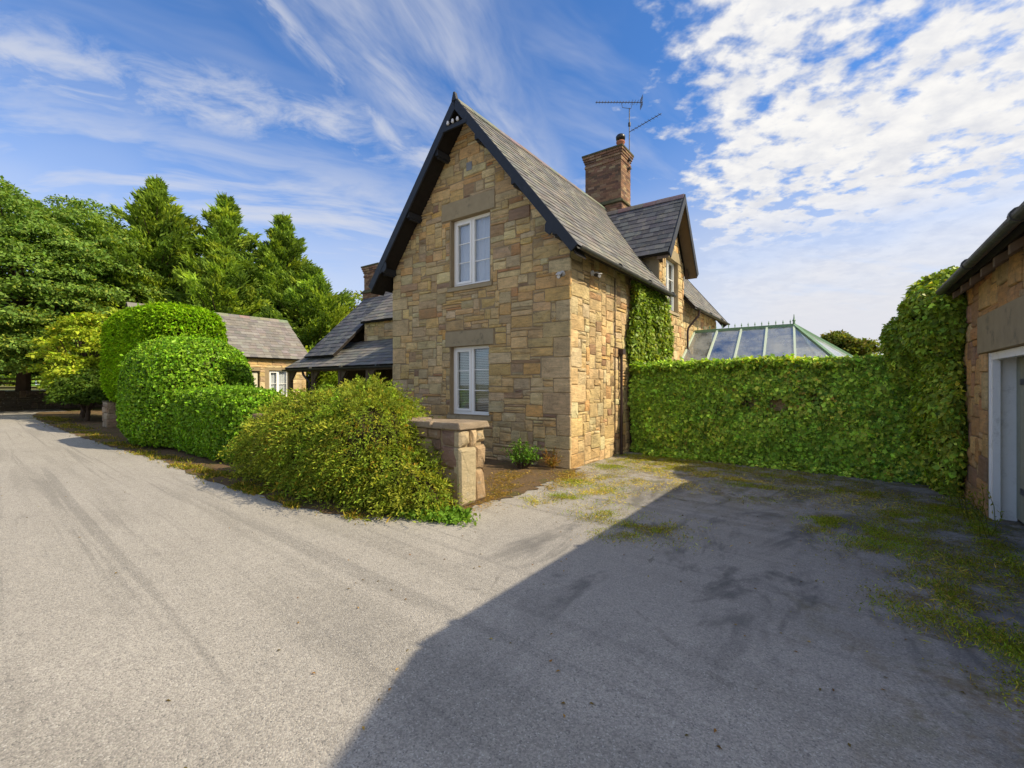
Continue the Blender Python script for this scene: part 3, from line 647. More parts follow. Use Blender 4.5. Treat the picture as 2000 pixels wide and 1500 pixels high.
def chimney(parent, x0, x1, y0, y1, zb, zl, zt, nm_label, limit):
    m = MB(); m.box(x0+.002, x1-.002, y0+.002, y1-.002, zb, zt-.02); m.box(x0-.03, x1+.03, y0-.03, y1+.03, zb-.02, zl-.06)
    ch = m.build('chimney', 'lime_mortar', parent, label=nm_label)
    ps = brickwork(x0, x1, y0, y1, zl+.10, zt-.42)+brickwork(x0-.045, x1+.045, y0-.045, y1+.045, zb, zl-.07)
    ps += brickwork(x0-.022, x1+.022, y0-.022, y1+.022, zt-.42, zt-.34)+brickwork(x0, x1, y0, y1, zt-.34, zt-.26)
    for i, z in enumerate((zt-.26, zt-.18, zt-.10)): ps += brickwork(x0-.025*(i+1), x1+.025*(i+1), y0-.025*(i+1), y1+.025*(i+1), z, z+.078)
    emit(ps, 'brick', 'bricks', 'brick', ch, limit)
    m = MB(); m.box(x0-.10, x1+.10, y0-.10, y1+.10, zt-.021, zt+.04); m.build('coping', 'moss_cap', ch)
    m = MB(); q0 = [(x0-.11, y0-.11), (x1+.11, y0-.11), (x1+.11, y1+.11), (x0-.11, y1+.11)]; q1 = [(x0-.004, y0-.004), (x1+.004, y0-.004), (x1+.004, y1+.004), (x0-.004, y1+.004)]
    vs = [(*p, zl-.06) for p in q0]+[(*p, zl-.02) for p in q0]+[(*p, zl+.10) for p in q1]
    m.add(vs, [(3, 2, 1, 0)]+[(i, (i+1) % 4, 4+(i+1) % 4, 4+i) for i in range(4)]+[(4+i, 4+(i+1) % 4, 8+(i+1) % 4, 8+i) for i in range(4)]+[(8, 9, 10, 11)]); m.build('weathering', 'moss_cap', ch)
    return ch
ch1 = chimney(cot, -3.25, -1.92, 7.02, 7.86, 7.0, 7.86, 9.68, 'broad brick chimney with one clay pot on the main ridge', 250)
m = MB(); m.lathe((-2.1, 7.42, 9.70), [(.16, 0), (.16, .05), (.135, .08), (.125, .30), (.15, .32), (.15, .37), (.13, .38)], 16); m.build('chimney_pot', 'terracotta', ch1, smooth=True)
m = MB(); m.lathe((-2.1, 7.42, 10.07), [(.10, 0), (.10, .06), (.155, .07), (.165, .17), (.12, .23), (.02, .25)], 16); m.build('cowl', 'camera_dark', ch1, smooth=True)
m = MB(); m.box(-1.93, -1.70, 6.99, 7.89, 7.02, 7.40); m.build('lead_flashing', 'lead', ch1)
# ---- rear wing with catslide roof and timber verandah (parts of the same house)
WQ, WRZ, WV = 4.35, 5.5, -11.7                              # wing ridge line Y, ridge height, end wall X
def slope_parts(parent, name, O, A, La, S, Lu, pal, **kw):
    m = MB(); roof_slab(m, O, A, La, S, Lu, .07); d = m.build(name, 'dark_soffit', parent)
    m = MB()
    for sc, V, F, t in slate_pieces(O, A, La, S, Lu, rng, pal=pal, **kw): m.add(V, F, t)
    m.build('slates', 'slate', d)['kind'] = 'stuff'; return d
wing = MB(); wing.box(-11.5, HX0+.1, 2.72, 6.2, 0, 3.2); wing.prism([(2.72, 3.2), (6.2, 3.2), (WQ, WRZ-.12)], -11.5, -11.1, 0); wing.box(-9.9, HX0+.1, 2.60, 2.9, 3.0, 3.86)
wg2 = wing.build('wing_wall', 'lime_mortar', cot)
mpW = lambda u, v, d: (-11.5+u, 2.72-d, v); mpW2 = lambda u, v, d: (-9.9+u, 2.60-d, v); mpWe = lambda u, v, d: (-11.5-d, 2.72+u, v)
ps = stone_face(rubble(4.75, .8, lambda u, v: False, rng, .08), lambda u, v, d: mpW2(u, v+3.04, d), (0, -1, 0), rng, BUFF)+stone_face(rubble(3.4, 3.1, lambda u, v: False, rng, .09), mpWe, (-1, 0, 0), rng, BUFF)
m = MB()
for sc, V, F, t in ps: m.add(V, F, t)
m.build('wing_stones', 'sandstone', wg2)['kind'] = 'stuff'
a44 = math.atan2(WRZ-3.86, WQ-2.42); s44 = (0, math.cos(a44), math.sin(a44))
slope_parts(cot, 'wing_roof', (-9.9, 2.42, 3.86), (1, 0, 0), 6.2, s44, math.hypot(WRZ-3.86, WQ-2.42), SLATE, gauge=.22, width=.32)
a45 = math.atan2(WRZ-2.62, WQ-1.35); slope_parts(cot, 'catslide_roof', (-11.75, 1.35, 2.62), (1, 0, 0), 1.83, (0, math.cos(a45), math.sin(a45)), math.hypot(WRZ-2.62, WQ-1.35), SLATED, gauge=.22, width=.32)
slope_parts(cot, 'wing_roof', (-11.75, 6.5, 3.2), (1, 0, 0), 8.0, (0, -math.cos(.82), math.sin(.82)), 3.15, SLATE, gauge=.24, width=.34)
a30 = math.atan2(1.0, 1.72); slope_parts(cot, 'verandah_roof', (-12.3, .92, 2.20), (1, 0, 0), 7.14, (0, math.cos(a30), math.sin(a30)), 1.99, SLATE, gauge=.21, width=.30)
ridge_run(cot, (WV-.05, WQ, WRZ), (-4.0, WQ, WRZ), .5, .15, .15)
m = MB(); m.box(-12.25, HX0+.02, .98, 1.10, 2.06, 2.16); m.build('verandah_beam', 'post_timber', cot)
for x in (-12.1, -10.6, -9.0, -7.55, -6.2):
    m = MB(); m.box(x-.06, x+.06, .98, 1.10, 0, 2.06); m.prism([(x+.06, 2.06), (x+.36, 2.06), (x+.06, 1.72)], 1.01, 1.07, 1); m.build('verandah_post', 'post_timber', cot)
for i in range(46):
    x = -11.45+i*.138; m = MB(); m.box(x, x+.126, 2.62, 2.69+.0, .05, 2.95); m.build('cladding_board', 'board_timber', cot)
gutter(cot, (-12.3, .86, 2.16), (HX0, .86, 2.16))
m = MB(); m.tube([(-11.0, .86, 2.1), (-11.0, .9, 1.95), (-10.8, 1.0, 1.7), (-10.8, 1.0, .05)], .04, 8); m.build('downpipe', 'camera_dark', cot)
ch2 = chimney(cot, -11.85, -10.9, 4.0, 4.75, 4.3, 5.42, 6.45, 'slim brick chimney with stepped cap on the low wing', 60)

# ---- television aerial strapped to the main chimney
aer = thing('television_aerial', (-1.86, 7.6, 9.3), 'television aerial with two booms strapped to the broad chimney', 'aerial')
m = MB(); m.tube([(-1.86, 7.62, 9.30), (-1.86, 7.62, 11.25)], .018, 8); m.build('mast', 'aerial_metal', aer)
m = MB(); m.tube([(-1.86, 7.62, 10.62), (-1.86, 7.62, 10.74)], .045, 8); m.build('amplifier_box', 'camera_dark', aer)
bd = Vector((.8077, .5896, 0)); bs = Vector((-.5896, .8077, 0)); bc = Vector((-1.86, 7.62, 11.45))
m = MB(); m.tube([bc-bd*1.18-Vector((0, 0, .0)), bc+bd*.45], .013, 6); m.tube([bc-bd*.28+Vector((0, 0, 0)), bc-bd*.24-Vector((0, 0, .18)), bc+bd*.05-Vector((0, 0, .22)), bc+bd*.12], .010, 6); m.tube([bc-Vector((0, 0, .22)), bc-Vector((0, 0, .2))], .02, 6); m.build('boom', 'aerial_metal', aer)
for i in range(15):
    c = bc+bd*(-1.14+i*.102); m = MB(); L = .085 if i < 12 else .15; m.tube([c-bs*L, c+bs*L], .006, 5); m.tube([c, c+Vector((0, 0, .05))], .008, 5); m.build('director', 'aerial_metal', aer)
for s in (-1, 1):
    m = MB(); c = bc+bd*.42
    for j in range(5): m.tube([c-bs*.17+Vector((0, 0, s*(.03+.035*j))), c+bs*.17+Vector((0, 0, s*(.03+.035*j)))], .006, 5)
    m.tube([c, c+Vector((0, 0, s*.19))], .008, 5); m.build('reflector', 'aerial_metal', aer)
c2 = Vector((-1.86, 7.62, 10.42)); b2 = Vector((.97, -.24, 0.06)).normalized()
m = MB(); m.tube([c2, c2+b2*1.25], .012, 6); m.build('boom', 'aerial_metal', aer)
for i in range(9):
    c = c2+b2*(.15+.13*i); sd = Vector((-b2.y, b2.x, 0)); m = MB(); m.tube([c-sd*.09, c+sd*.09], .006, 5); m.build('director', 'aerial_metal', aer)
m = MB(); m.box(-1.93, -1.80, 7.56, 7.68, 9.42, 9.47); m.box(-1.93, -1.80, 7.56, 7.68, 9.12, 9.17); m.build('clamp', 'aerial_metal', aer)

# ---- two security cameras at the sunny corner
def sec_cam(base, outw, look, label):
    o = thing('security_camera', base, label, 'camera', 'cameras under the eaves'); b = Vector(base); w = Vector(outw); l = Vector(look).normalized()
    m = MB(); m.tube([b, b+w*.035], .055, 12); m.build('mount', 'camera_white', o, smooth=False)
    e = b+w*.13; m = MB(); m.tube([b+w*.03, e, e-Vector((0, 0, .03))], .016, 8); m.build('arm', 'camera_white', o)
    c = e-Vector((0, 0, .055)); m = MB(); m.tube([c-l*.09, c-l*.08, c+l*.08, c+l*.09], [.03, .045, .045, .04], 14); m.build('body', 'camera_dark', o)
    m = MB(); m.tube([c+l*.088, c+l*.11], .033, 14); m.build('lens_ring', 'camera_white', o)
    sd = l.cross(Vector((0, 0, 1))).normalized(); m = MB(); p = [c-l*.09-sd*.048, c-l*.09+sd*.048, c+l*.14+sd*.048, c+l*.14-sd*.048]; zz_ = Vector((0, 0, .045)); m.hexa([x+zz_ for x in p]+[x+zz_+Vector((0, 0, .008)) for x in p]); m.build('sun_shield', 'camera_white', o)
sec_cam((-.14, -.03, 3.72), (0, -1, 0), (.35, -1, -.5), 'small security camera on the shaded gable near the corner')
sec_cam((.03, .85, 3.88), (1, 0, 0), (.8, -.7, -.4), 'small security camera on the sunny side wall under the eaves')

# ------------------------------------------------------------------ outbuilding on the right
ob = thing('stone_outbuilding', (7.8, -.7, 0), 'low sandstone outbuilding with white framed doorway at the right edge', 'outbuilding')
OX, OY0, OY1, OE = 5.6, -4.45, 3.1, 2.9
mpO = lambda u, v, d: (OX-d, OY1-u, v)                      # u runs from the far end towards the camera
oy = lambda y: OY1-y
OD = (oy(.22), oy(-1.75), 0., 1.99); OLn = (oy(.58), oy(-2.1), 1.99, 2.46)
core = MB(); slab_with_openings(core, mpO, 0, OY1-OY0, lambda u: OE+.12, [(OD[0], OD[1], -.01, 1.99)], -.40, 0.)
core.box(OX+.4, 10.4, OY1-.4, OY1, 0, OE); core.box(OX+.4, 10.4, OY0, OY0+.4, 0, OE); core.box(10.0, 10.4, OY0+.4, OY1-.4, 0, OE)
for y in (OY0, OY1-.4): core.prism([(OX, OE), (10.4, OE), (8.0, OE+1.98)], y, y+.4, 1)
wo = core.build('front_wall', 'lime_mortar', ob)
jamb = []; z = 0.; k = 0
while z < 1.95:
    z1 = min(1.99, z+rng.uniform(.28, .5)); jamb.append((OD[0]-(rng.uniform(.30, .36) if k % 2 else rng.uniform(.18, .24)), OD[0], z, z1)); z = z1; k += 1
orects = rubble(OY1-OY0, OE+.05, lambda u, v: any(inr(u, v, r) for r in (OD, OLn, *jamb)), rng, .085, (2, 7), (2, 4))
OPAL = [((.34, .20, .09), 4), ((.38, .25, .12), 4), ((.30, .175, .09), 3), ((.24, .15, .10), 2), ((.36, .27, .16), 2)]
emit(stone_face(orects, mpO, (-1, 0, 0), rng, OPAL, out=(.010, .035), wob=.012)+stone_face(jamb, mpO, (-1, 0, 0), rng, OPAL, out=(.02, .03), wob=.008), 'stone', 'wall_stones', 'sandstone', wo, 120)
dressed(mpO, OLn, 'lintel', ob, .035)
m = MB(mpO)                                                # white timber door frame and limewashed reveal
m.box(OD[0]+.002, OD[0]+.030, 0, 1.985, -.235, -.005); m.build('painted_reveal', 'white_paint', ob)
m = MB(mpO); m.box(OD[0]+.030, OD[0]+.10, 0, 1.90, -.085, -.02); m.box(OD[0]+.030, OD[1]-.03, 1.90, 1.985, -.085, -.02); m.box(OD[1]-.10, OD[1]-.03, 0, 1.90, -.085, -.02); m.build('door_frame', 'white_paint', ob)
m = MB(mpO); m.box(OD[0]+.03, OD[1]-.03, .03, 1.97, -.29, -.24); dr = m.build('door', 'sage_paint', ob, label='sage green boarded door')
for i in range(12):
    u = OD[0]+.035+i*.155; m = MB(mpO); m.box(u, u+.149, .04, 1.965, -.24, -.228); m.build('plank', 'sage_paint', dr)
for z in (.35, 1.6):
    m = MB(mpO); m.box(OD[0]+.2, OD[1]-.1, z, z+.07, -.228, -.218); m.build('strap_hinge', 'camera_dark', dr)
op = math.atan(.80); slope = (math.cos(op), 0, math.sin(op))
def ob_roof(O, S):
    m = MB(); roof_slab(m, O, (0, 1, 0), OY1-OY0+.4, S, 3.4, .08); d = m.build('roof', 'dark_soffit', ob); m = MB()
    for sc, V, F, t in slate_pieces(O, (0, 1, 0), OY1-OY0+.4, S, 3.4, rng, pal=SLATE, gauge=.24, width=.34): m.add(V, F, t)
    m.build('slates', 'slate', d)['kind'] = 'stuff'
ob_roof((OX-.26, OY0-.2, OE+.03), slope); ob_roof((10.7, OY0-.2, OE+.03), (-slope[0], 0, slope[2]))
for i in range(15):
    y = OY0+.1+i*.52; m = MB(); m.hexa([(OX-.22, y-.035, OE-.14), (OX+.05, y-.035, OE+.05), (OX+.05, y+.035, OE+.05), (OX-.22, y+.035, OE-.14), (OX-.22, y-.035, OE-.055), (OX+.05, y-.035, OE+.13), (OX+.05, y+.035, OE+.13), (OX-.22, y+.035, OE-.055)]); m.build('rafter_end', 'post_timber', ob)
gutter(ob, (OX-.31, 1.15, OE+.02), (OX-.31, OY0-.15, OE+.02), .052)

# ------------------------------------------------------------------ walls of the garden
RED = [((.36, .25, .18), 3), ((.42, .31, .20), 3), ((.30, .21, .16), 2), ((.46, .36, .23), 2), ((.26, .19, .15), 1)]
gw = thing('garden_wall', (-3, -3, 0), 'low mossy rubble wall ending in a squared pier before the gable', 'wall')
m = MB(); m.box(-12.0, .15, -3.26, -2.80, 0, 1.02); gwc = m.build('wall_core', 'lime_mortar', gw)
mpP = lambda u, v, d: (-.62+u, -3.26-d, v)
ps = stone_face(rubble(.47, 1.02, lambda u, v: False, rng, .075, (2, 5), (2, 4)), mpP, (0, -1, 0), rng, RED, out=(.02, .05), wob=.014, bev=.02, joint=.009)
ps += stone_face([(.47, .80, 0, .50), (.47, .80, .50, .80), (.47, .80, .80, 1.02)], mpP, (0, -1, 0), rng, RED, out=(.02, .04), wob=.016, bev=.025, joint=.009)
mpPe = lambda u, v, d: (.15+d, -3.29+u, v)
ps += stone_face([(.0, .34, .0, .79), (.34, .54, .0, .46), (.34, .54, .46, .80), (.0, .20, .80, 1.02), (.20, .34, .76, 1.02), (.34, .54, .82, 1.02)], mpPe, (1, 0, 0), rng, [((.62, .50, .33), 3), ((.56, .43, .26), 2), ((.54, .40, .29), 1)], out=(.04, .08), wob=.028, bev=.035, joint=.012)  # sunlight on this end face put into paler stone tints
ps += stone_face(rubble(11.3, 1.02, lambda u, v: False, rng, .1, (2, 6), (2, 4)), lambda u, v, d: (-11.95+u, -3.26-d, v), (0, -1, 0), rng, RED, out=(.01, .04), wob=.014, bev=.02)
emit(ps, 'stone', 'wall_stones', 'red_sandstone', gwc, 60)
for i, (x0, x1) in enumerate(((-.28, .24), (-.86, -.285), (-1.5, -.865), (-2.2, -1.505), (-2.9, -2.205))):
    m = MB(); j = [rng.uniform(-.012, .012) for _ in range(8)]
    m.hexa([(x0, -3.34+j[0], 1.02), (x1, -3.33+j[1], 1.02), (x1, -2.70, 1.02), (x0, -2.70, 1.02), (x0+.02, -3.31+j[2], 1.105+j[3]), (x1-.02, -3.31+j[4], 1.11+j[5]), (x1-.02, -2.73, 1.11+j[6]), (x0+.02, -2.73, 1.10+j[7])], (.38, .31, .235)); o = m.build('coping_stone', 'red_sandstone', gw)
    bv = o.modifiers.new('soften', 'BEVEL'); bv.width = .016; bv.segments = 2
gp = thing('gate_pier', (-18.4, -2.5, 0), 'short pale stone stump under the tall clipped hedge', 'pier')
m = MB(); m.box(-18.66, -18.04, -2.76, -2.24, 0, .95); m.build('core', 'lime_mortar', gp)
ps = stone_face(rubble(.66, .98, lambda u, v: False, rng, .11, (2, 4), (2, 3)), lambda u, v, d: (-18.68+u, -2.76-d, v), (0, -1, 0), rng, [((.44, .36, .27), 1), ((.36, .28, .2), 1)], out=(.02, .05), wob=.015)+stone_face(rubble(.56, .98, lambda u, v: False, rng, .11, (2, 4), (2, 3)), lambda u, v, d: (-18.04+d, -2.78+u, v), (1, 0, 0), rng, [((.44, .36, .27), 1), ((.36, .28, .2), 1)], out=(.02, .05), wob=.015)
emit(ps, 'stone', 'stones', 'red_sandstone', gp, 60)
m = MB(); m.box(-18.7, -18.0, -2.8, -2.2, .95, 1.0); m.build('cap', 'moss_cap', gp)
yw = thing('yard_wall', (3, 3.1, 0), 'rubble yard wall under the ivy between cottage and outbuilding', 'wall')
m = MB(); m.box(.06, OX+.02, 2.98, 3.36, 0, 2.02); ywc = m.build('wall_core', 'lime_mortar', yw)
ps = stone_face(rubble(5.5, 2.0, lambda u, v: False, rng, .1, (2, 7), (2, 4)), lambda u, v, d: (.1+u, 2.98-d, v), (0, -1, 0), rng, BUFF, out=(.01, .03)); m = MB()
for sc, V, F, t in ps: m.add(V, F, t)
m.build('wall_stones', 'sandstone', ywc)['kind'] = 'stuff'
# far retaining wall, raised field and post-and-rail fence
fw_ = thing('retaining_wall', (-37.5, -3, 0), 'stone retaining wall at the far end of the drive, tree shade put into its colour', 'wall')
fa, fb = np.array([-34.2, -13.]), np.array([-39.5, 3.]); fd = (fb-fa)/np.linalg.norm(fb-fa); fn = np.array([fd[1], -fd[0]]); FL = np.linalg.norm(fb-fa)
if fn[0] < 0: fn = -fn
def fpt(u, d): p = fa+fd*u+fn*d; return float(p[0]), float(p[1])
m = MB(); m.hexa([(*fpt(0, 0), 0), (*fpt(FL, 0), 0), (*fpt(FL, -.5), 0), (*fpt(0, -.5), 0), (*fpt(0, 0), 1.2), (*fpt(FL, 0), 1.2), (*fpt(FL, -.5), 1.2), (*fpt(0, -.5), 1.2)]); fc = m.build('wall_core', 'lime_mortar', fw_)
ps = stone_face(rubble(FL, 1.25, lambda u, v: False, rng, .14, (2, 6), (1, 3)), lambda u, v, d: (*fpt(u, d), v), (*fn, 0), rng, [((.12, .10, .075), 2), ((.17, .13, .10), 2)], out=(.02, .06), wob=.02, bev=.03); m = MB()  # shade under the trees put into the dark stone tints
for sc, V, F, t in ps: m.add(V, F, t)
m.build('wall_stones', 'red_sandstone', fc)['kind'] = 'stuff'
fld = MB(); fld.hexa([(*fpt(-60, -.3), -.1), (*fpt(FL+90, -.3), -.1), (*fpt(FL+90, -200), -.1), (*fpt(-60, -200), -.1), (*fpt(-60, -.3), 1.12), (*fpt(FL+90, -.3), 1.12), (*fpt(FL+90, -200), 1.7), (*fpt(-60, -200), 1.7)]); tag(fld.build('field', 'meadow'), kind='structure')
fe = thing('rail_fence', (*fpt(8, -1.2), 1.1), 'weathered post and rail fence along the far field edge', 'fence')
for i in range(10):
    x, y = fpt(i*1.9, -1.2); m = MB(); m.box(x-.06, x+.06, y-.06, y+.06, .9, 2.05); m.build('post', 'post_timber', fe)
for i in range(9):
    for z in (1.42, 1.72, 1.98):
        (x0, y0), (x1, y1) = fpt(i*1.9+.065, -1.2), fpt(i*1.9+1.835, -1.2); m = MB(); m.hexa([(x0-.02, y0-.02, z-.05), (x1-.02, y1-.02, z-.05), (x1+.02, y1+.02, z-.05), (x0+.02, y0+.02, z-.05), (x0-.02, y0-.02, z+.05), (x1-.02, y1-.02, z+.05), (x1+.02, y1+.02, z+.05), (x0+.02, y0+.02, z+.05)]); m.build('rail', 'post_timber', fe)

# ------------------------------------------------------------------ slate-roofed barn behind the hedges
bn = thing('slate_barn', (-21.7, 2, 0), 'long low barn with pale sunlit slate roof behind the clipped hedges', 'barn')
BX0, BX1, BY0, BY1, BRX, BRZ, BEZ = -24.0, -19.3, -1.15, 5.7, -21.65, 5.25, 2.95
core = MB(); mpN = lambda u, v, d: (BX1+d, BY0+u, v); slab_with_openings(core, mpN, 0, BY1-BY0, lambda u: BEZ+.1, [(4.9, 5.9, 1.0, 2.35), (2.05, 4.45, -.01, 2.3)], -.3, 0.)
core.box(BX0, BX0+.3, BY0, BY1, 0, BEZ+.1)
for y in (BY0, BY1-.3): core.prism([(BX0+.3, 0), (BX1-.3, 0), (BX1-.3, BEZ), (BRX, BRZ-.12), (BX0+.3, BEZ)], y, y+.3, 1)
wb = core.build('barn_wall', 'lime_mortar', bn)
ps = stone_face(rubble(BY1-BY0, BEZ, lambda u, v: inr(u, v, (4.75, 6.05, .85, 2.5)) or inr(u, v, (2.0, 4.5, 0, 2.45)), rng, .12, (2, 6), (2, 3)), mpN, (1, 0, 0), rng, BUFF); m = MB()
for sc, V, F, t in ps: m.add(V, F, t)
m.build('barn_stones', 'sandstone', wb)['kind'] = 'stuff'
m = MB(mpN); m.box(2.1, 4.4, .02, 2.25, -.2, -.14); gd = m.build('garage_door', 'cream_door', bn, label='cream garage door')
for i in range(12): m = MB(mpN); m.box(2.11+i*.19, 2.11+i*.19+.18, .03, 2.24, -.14, -.125); m.build('panel', 'cream_door', gd)
window(bn, mpN, (4.9, 5.9, 1.0, 2.35), 'net', 1, -.10)
bs_ = math.atan2(BRZ-BEZ, BX1+.25-BRX); BSL = math.hypot(BRZ-BEZ, BX1+.25-BRX)
slope_parts(bn, 'barn_roof', (BX1+.25, BY0-.2, BEZ), (0, 1, 0), BY1-BY0+.4, (-math.cos(bs_), 0, math.sin(bs_)), BSL, SLATEL, gauge=.23, width=.34)
slope_parts(bn, 'barn_roof', (BX0-.25, BY0-.2, BEZ), (0, 1, 0), BY1-BY0+.4, (math.cos(bs_), 0, math.sin(bs_)), BSL, SLATEL, gauge=.3, width=.4)
ridge_run(bn, (BRX, BY0-.2, BRZ), (BRX, BY1+.2, BRZ), .5, .14, .14, tintc=(.22, .20, .18))

# ------------------------------------------------------------------ conservatory beyond the ivy wall
cs = thing('conservatory', (2, 8.7, 0), 'green framed glass conservatory roof with crested ridge behind the ivy wall', 'conservatory')
RZ, EZc, CY, CE = 3.42, 2.12, 8.7, 2.95; NY, FY, NX, FX = 6.75, 10.7, 4.15, 4.9
ra, rb = np.array([.05, CY, RZ]), np.array([CE, CY, RZ]); nA, nB, fA, fB = np.array([.05, NY, EZc]), np.array([NX, NY, EZc]), np.array([.05, FY, EZc]), np.array([FX, FY, EZc])
def bar(parent, a, b, w, h, mat, name):
    a, b = Vector(a), Vector(b); d = (b-a).normalized(); s = d.cross(Vector((0, 0, 1))).normalized()*w; u = s.cross(d).normalized()*h
    m = MB(); m.hexa([a-s-u, a+s-u, b+s-u, b-s-u, a-s+u, a+s+u, b+s+u, b-s+u]); return m.build(name, mat, parent)
bar(cs, ra, rb, .06, .05, 'green_paint', 'ridge_beam')
for i in range(15):
    p = ra+(rb-ra)*(i+.5)/15; m = MB(); m.lathe((p[0], p[1], RZ+.05), [(.012, 0), (.012, .05), (.026, .07), (.012, .09), (.004, .14)], 6); m.build('crest', 'green_paint', cs)
m = MB(); m.lathe((rb[0], rb[1], RZ+.04), [(.035, 0), (.03, .08), (.05, .11), (.02, .16), (.008, .30)], 10); m.build('finial', 'green_paint', cs)
k = 5; topn = [ra+(rb-ra)*i/(k-1) for i in range(k)]; botn = [nA+(nB-nA)*(i*.94)/(k-1)*.80 for i in range(k)]
def pane(a, b, c, d, nm='roof_pane'):
    q = [np.array(x) for x in (a, b, c, d)]; N = np.cross(q[1]-q[0], q[3]-q[0] if len(q) > 3 else q[2]-q[0]); N = N/np.linalg.norm(N)*.006; N = N if N[2] > 0 else -N
    m = MB(); m.hexa([tuple(x) for x in q]+[tuple(x+N) for x in q]); m.build(nm, 'roof_glass', cs)
for top, bot, e in ((topn, botn, nB), ([ra+(rb-ra)*i/(k-1) for i in range(k)], [fA+(fB-fA)*(i*.94)/(k-1)*.80 for i in range(k)], fB)):
    for i in range(k):
        bar(cs, top[i]+[0, 0, .01], bot[i]+[0, 0, .01], .028, .028, 'pale_green_paint', 'rafter')
        if i < k-1: pane(bot[i], bot[i+1], top[i+1], top[i])
    m = MB(); t3 = [tuple(bot[-1]), tuple(e), tuple(top[-1])]; m.add(t3+[(x, y, z+.006) for x, y, z in t3], [(0, 1, 2), (3, 4, 5), (0, 1, 4, 3), (1, 2, 5, 4), (2, 0, 3, 5)]); m.build('roof_pane', 'roof_glass', cs)
    bar(cs, top[-1]+[0, 0, .015], e+[0, 0, .015], .04, .035, 'green_paint', 'hip_rafter')
t3 = [tuple(nB), tuple(fB), tuple(rb)]; m = MB(); m.add(t3+[(x, y, z+.006) for x, y, z in t3], [(0, 1, 2), (3, 4, 5), (0, 1, 4, 3), (1, 2, 5, 4), (2, 0, 3, 5)]); m.build('roof_pane', 'roof_glass', cs)
for a, b in ((nA, nB), (nB, fB), (fB, fA)): bar(cs, a, b, .05, .06, 'green_paint', 'eaves_beam')
m = MB(); m.box(.02, NX, NY, NY+.25, 0, .6); m.box(NX-.25, NX, NY+.25, FY, 0, .6); m.box(.02, NX-.25, FY-.25, FY, 0, .6); m.build('dwarf_wall', 'brick', cs)
for i in range(6): x = .1+i*(NX-.2)/5; m = MB(); m.box(x-.04, x+.04, NY+.06, NY+.14, .6, EZc); m.build('mullion', 'green_paint', cs)
for i in range(1, 6): y = NY+.1+i*(FY-NY-.2)/5; m = MB(); m.box(NX-.14, NX-.06, y-.04, y+.04, .6, EZc); m.build('mullion', 'green_paint', cs)
for i in range(5): x = .1+i*(NX-.2)/5; m = MB(); m.box(x+.04, x+(NX-.2)/5-.04, NY+.10, NY+.106, .6, EZc-.06); m.build('wall_pane', 'roof_glass', cs)
# ------------------------------------------------------------------ vegetation
def unit(a): return a/np.maximum(np.linalg.norm(a, axis=-1, keepdims=True), 1e-9)
def rdir(k): return unit(nr.normal(size=(k, 3)))
def wave(P, scale, seed, oct_=3):                           # smooth pseudo-noise, roughly -1..1
    r = np.random.default_rng(seed); v = np.zeros(len(P)); amp = 1.
    for o in range(oct_):
        for _ in range(4):
            kv = r.normal(size=3)*scale*(2**o); v += amp*np.sin(P@kv+r.uniform(0, 6.28))
        amp *= .55
    return v/4.2
def tints(P, pal, seed, clump=1.2, jit=.22):
    """leaf colours: palette chosen by clump, then individual variation"""
    cols = np.array([p[0] for p in pal]); w = np.array([p[1] for p in pal], float); cw = np.cumsum(w/w.sum())
    u = .5+.5*np.tanh(wave(P, clump, seed)*.9)+nr.normal(0, .22, len(P)); u = np.mod(np.abs(u), 1.)
    c = cols[np.minimum(np.searchsorted(cw, u), len(pal)-1)]
    return c*np.exp(nr.normal(0, jit, (len(P), 1)))*np.exp(nr.normal(0, .06, (len(P), 3)))
def leaves(name, P, D, N, L, Wd, T, mat, parent, loc=(0, 0, 0), fold=.25):
    k = len(P); D = unit(D); N = unit(N-D*np.sum(N*D, 1, keepdims=True)); S = np.cross(D, N)
    L = np.broadcast_to(L, (k,))[:, None]; Wd = np.broadcast_to(Wd, (k,))[:, None]
    mid = P+D*L*.42
    V = np.stack([P, mid+S*Wd*.5+N*Wd*fold, P+D*L-N*L*.10, mid-S*Wd*.5+N*Wd*fold], 1).reshape(-1, 3)
    F = np.arange(4*k).reshape(k, 4)
    o = mesh_np(name, V, F, mat, parent, loc, np.repeat(T, 4, 0)); return o
def super_pts(k, c, r, e, bottom=None):
    """points and normals on a rounded block"""
    c, r = np.array(c, float), np.array(r, float); d = rdir(k*4); s = np.abs(d/r)
    rho = (s**e).sum(1)**(-1/e); P = d*rho[:, None]; G = unit(np.sign(P)*np.abs(P/r)**(e-1)/r)
    w = rho**2/np.maximum(.05, np.sum(G*d, 1)); i = nr.choice(len(d), k, replace=False, p=w/w.sum()); P, G = P[i], G[i]
    if bottom is not None: m = P[:, 2]+c[2] > bottom; P, G = P[m], G[m]
    return P+c, G
def blob_core(name, c, r, e, parent, mat='twig_shade', nu=28, nv=16, zmin=None, jag=.05):  # solid core added to block see-through, inner shade put into its colour
    vs, fs = [], []
    for j in range(nv+1):
        th = math.pi*j/nv
        for i in range(nu):
            ph = 2*math.pi*i/nu; d = np.array([math.sin(th)*math.cos(ph), math.sin(th)*math.sin(ph), math.cos(th)]); rho = (np.abs(d/np.array(r))**e).sum()**(-1/e)
            p = d*rho*(1+rng.uniform(-jag, jag))+np.array(c); p[2] = max(p[2], zmin if zmin is not None else 0.); vs.append(p)
    for j in range(nv):
        for i in range(nu): fs.append((j*nu+i, j*nu+(i+1) % nu, (j+1)*nu+(i+1) % nu, (j+1)*nu+i))
    return mesh_np(name, vs, fs, mat, parent)
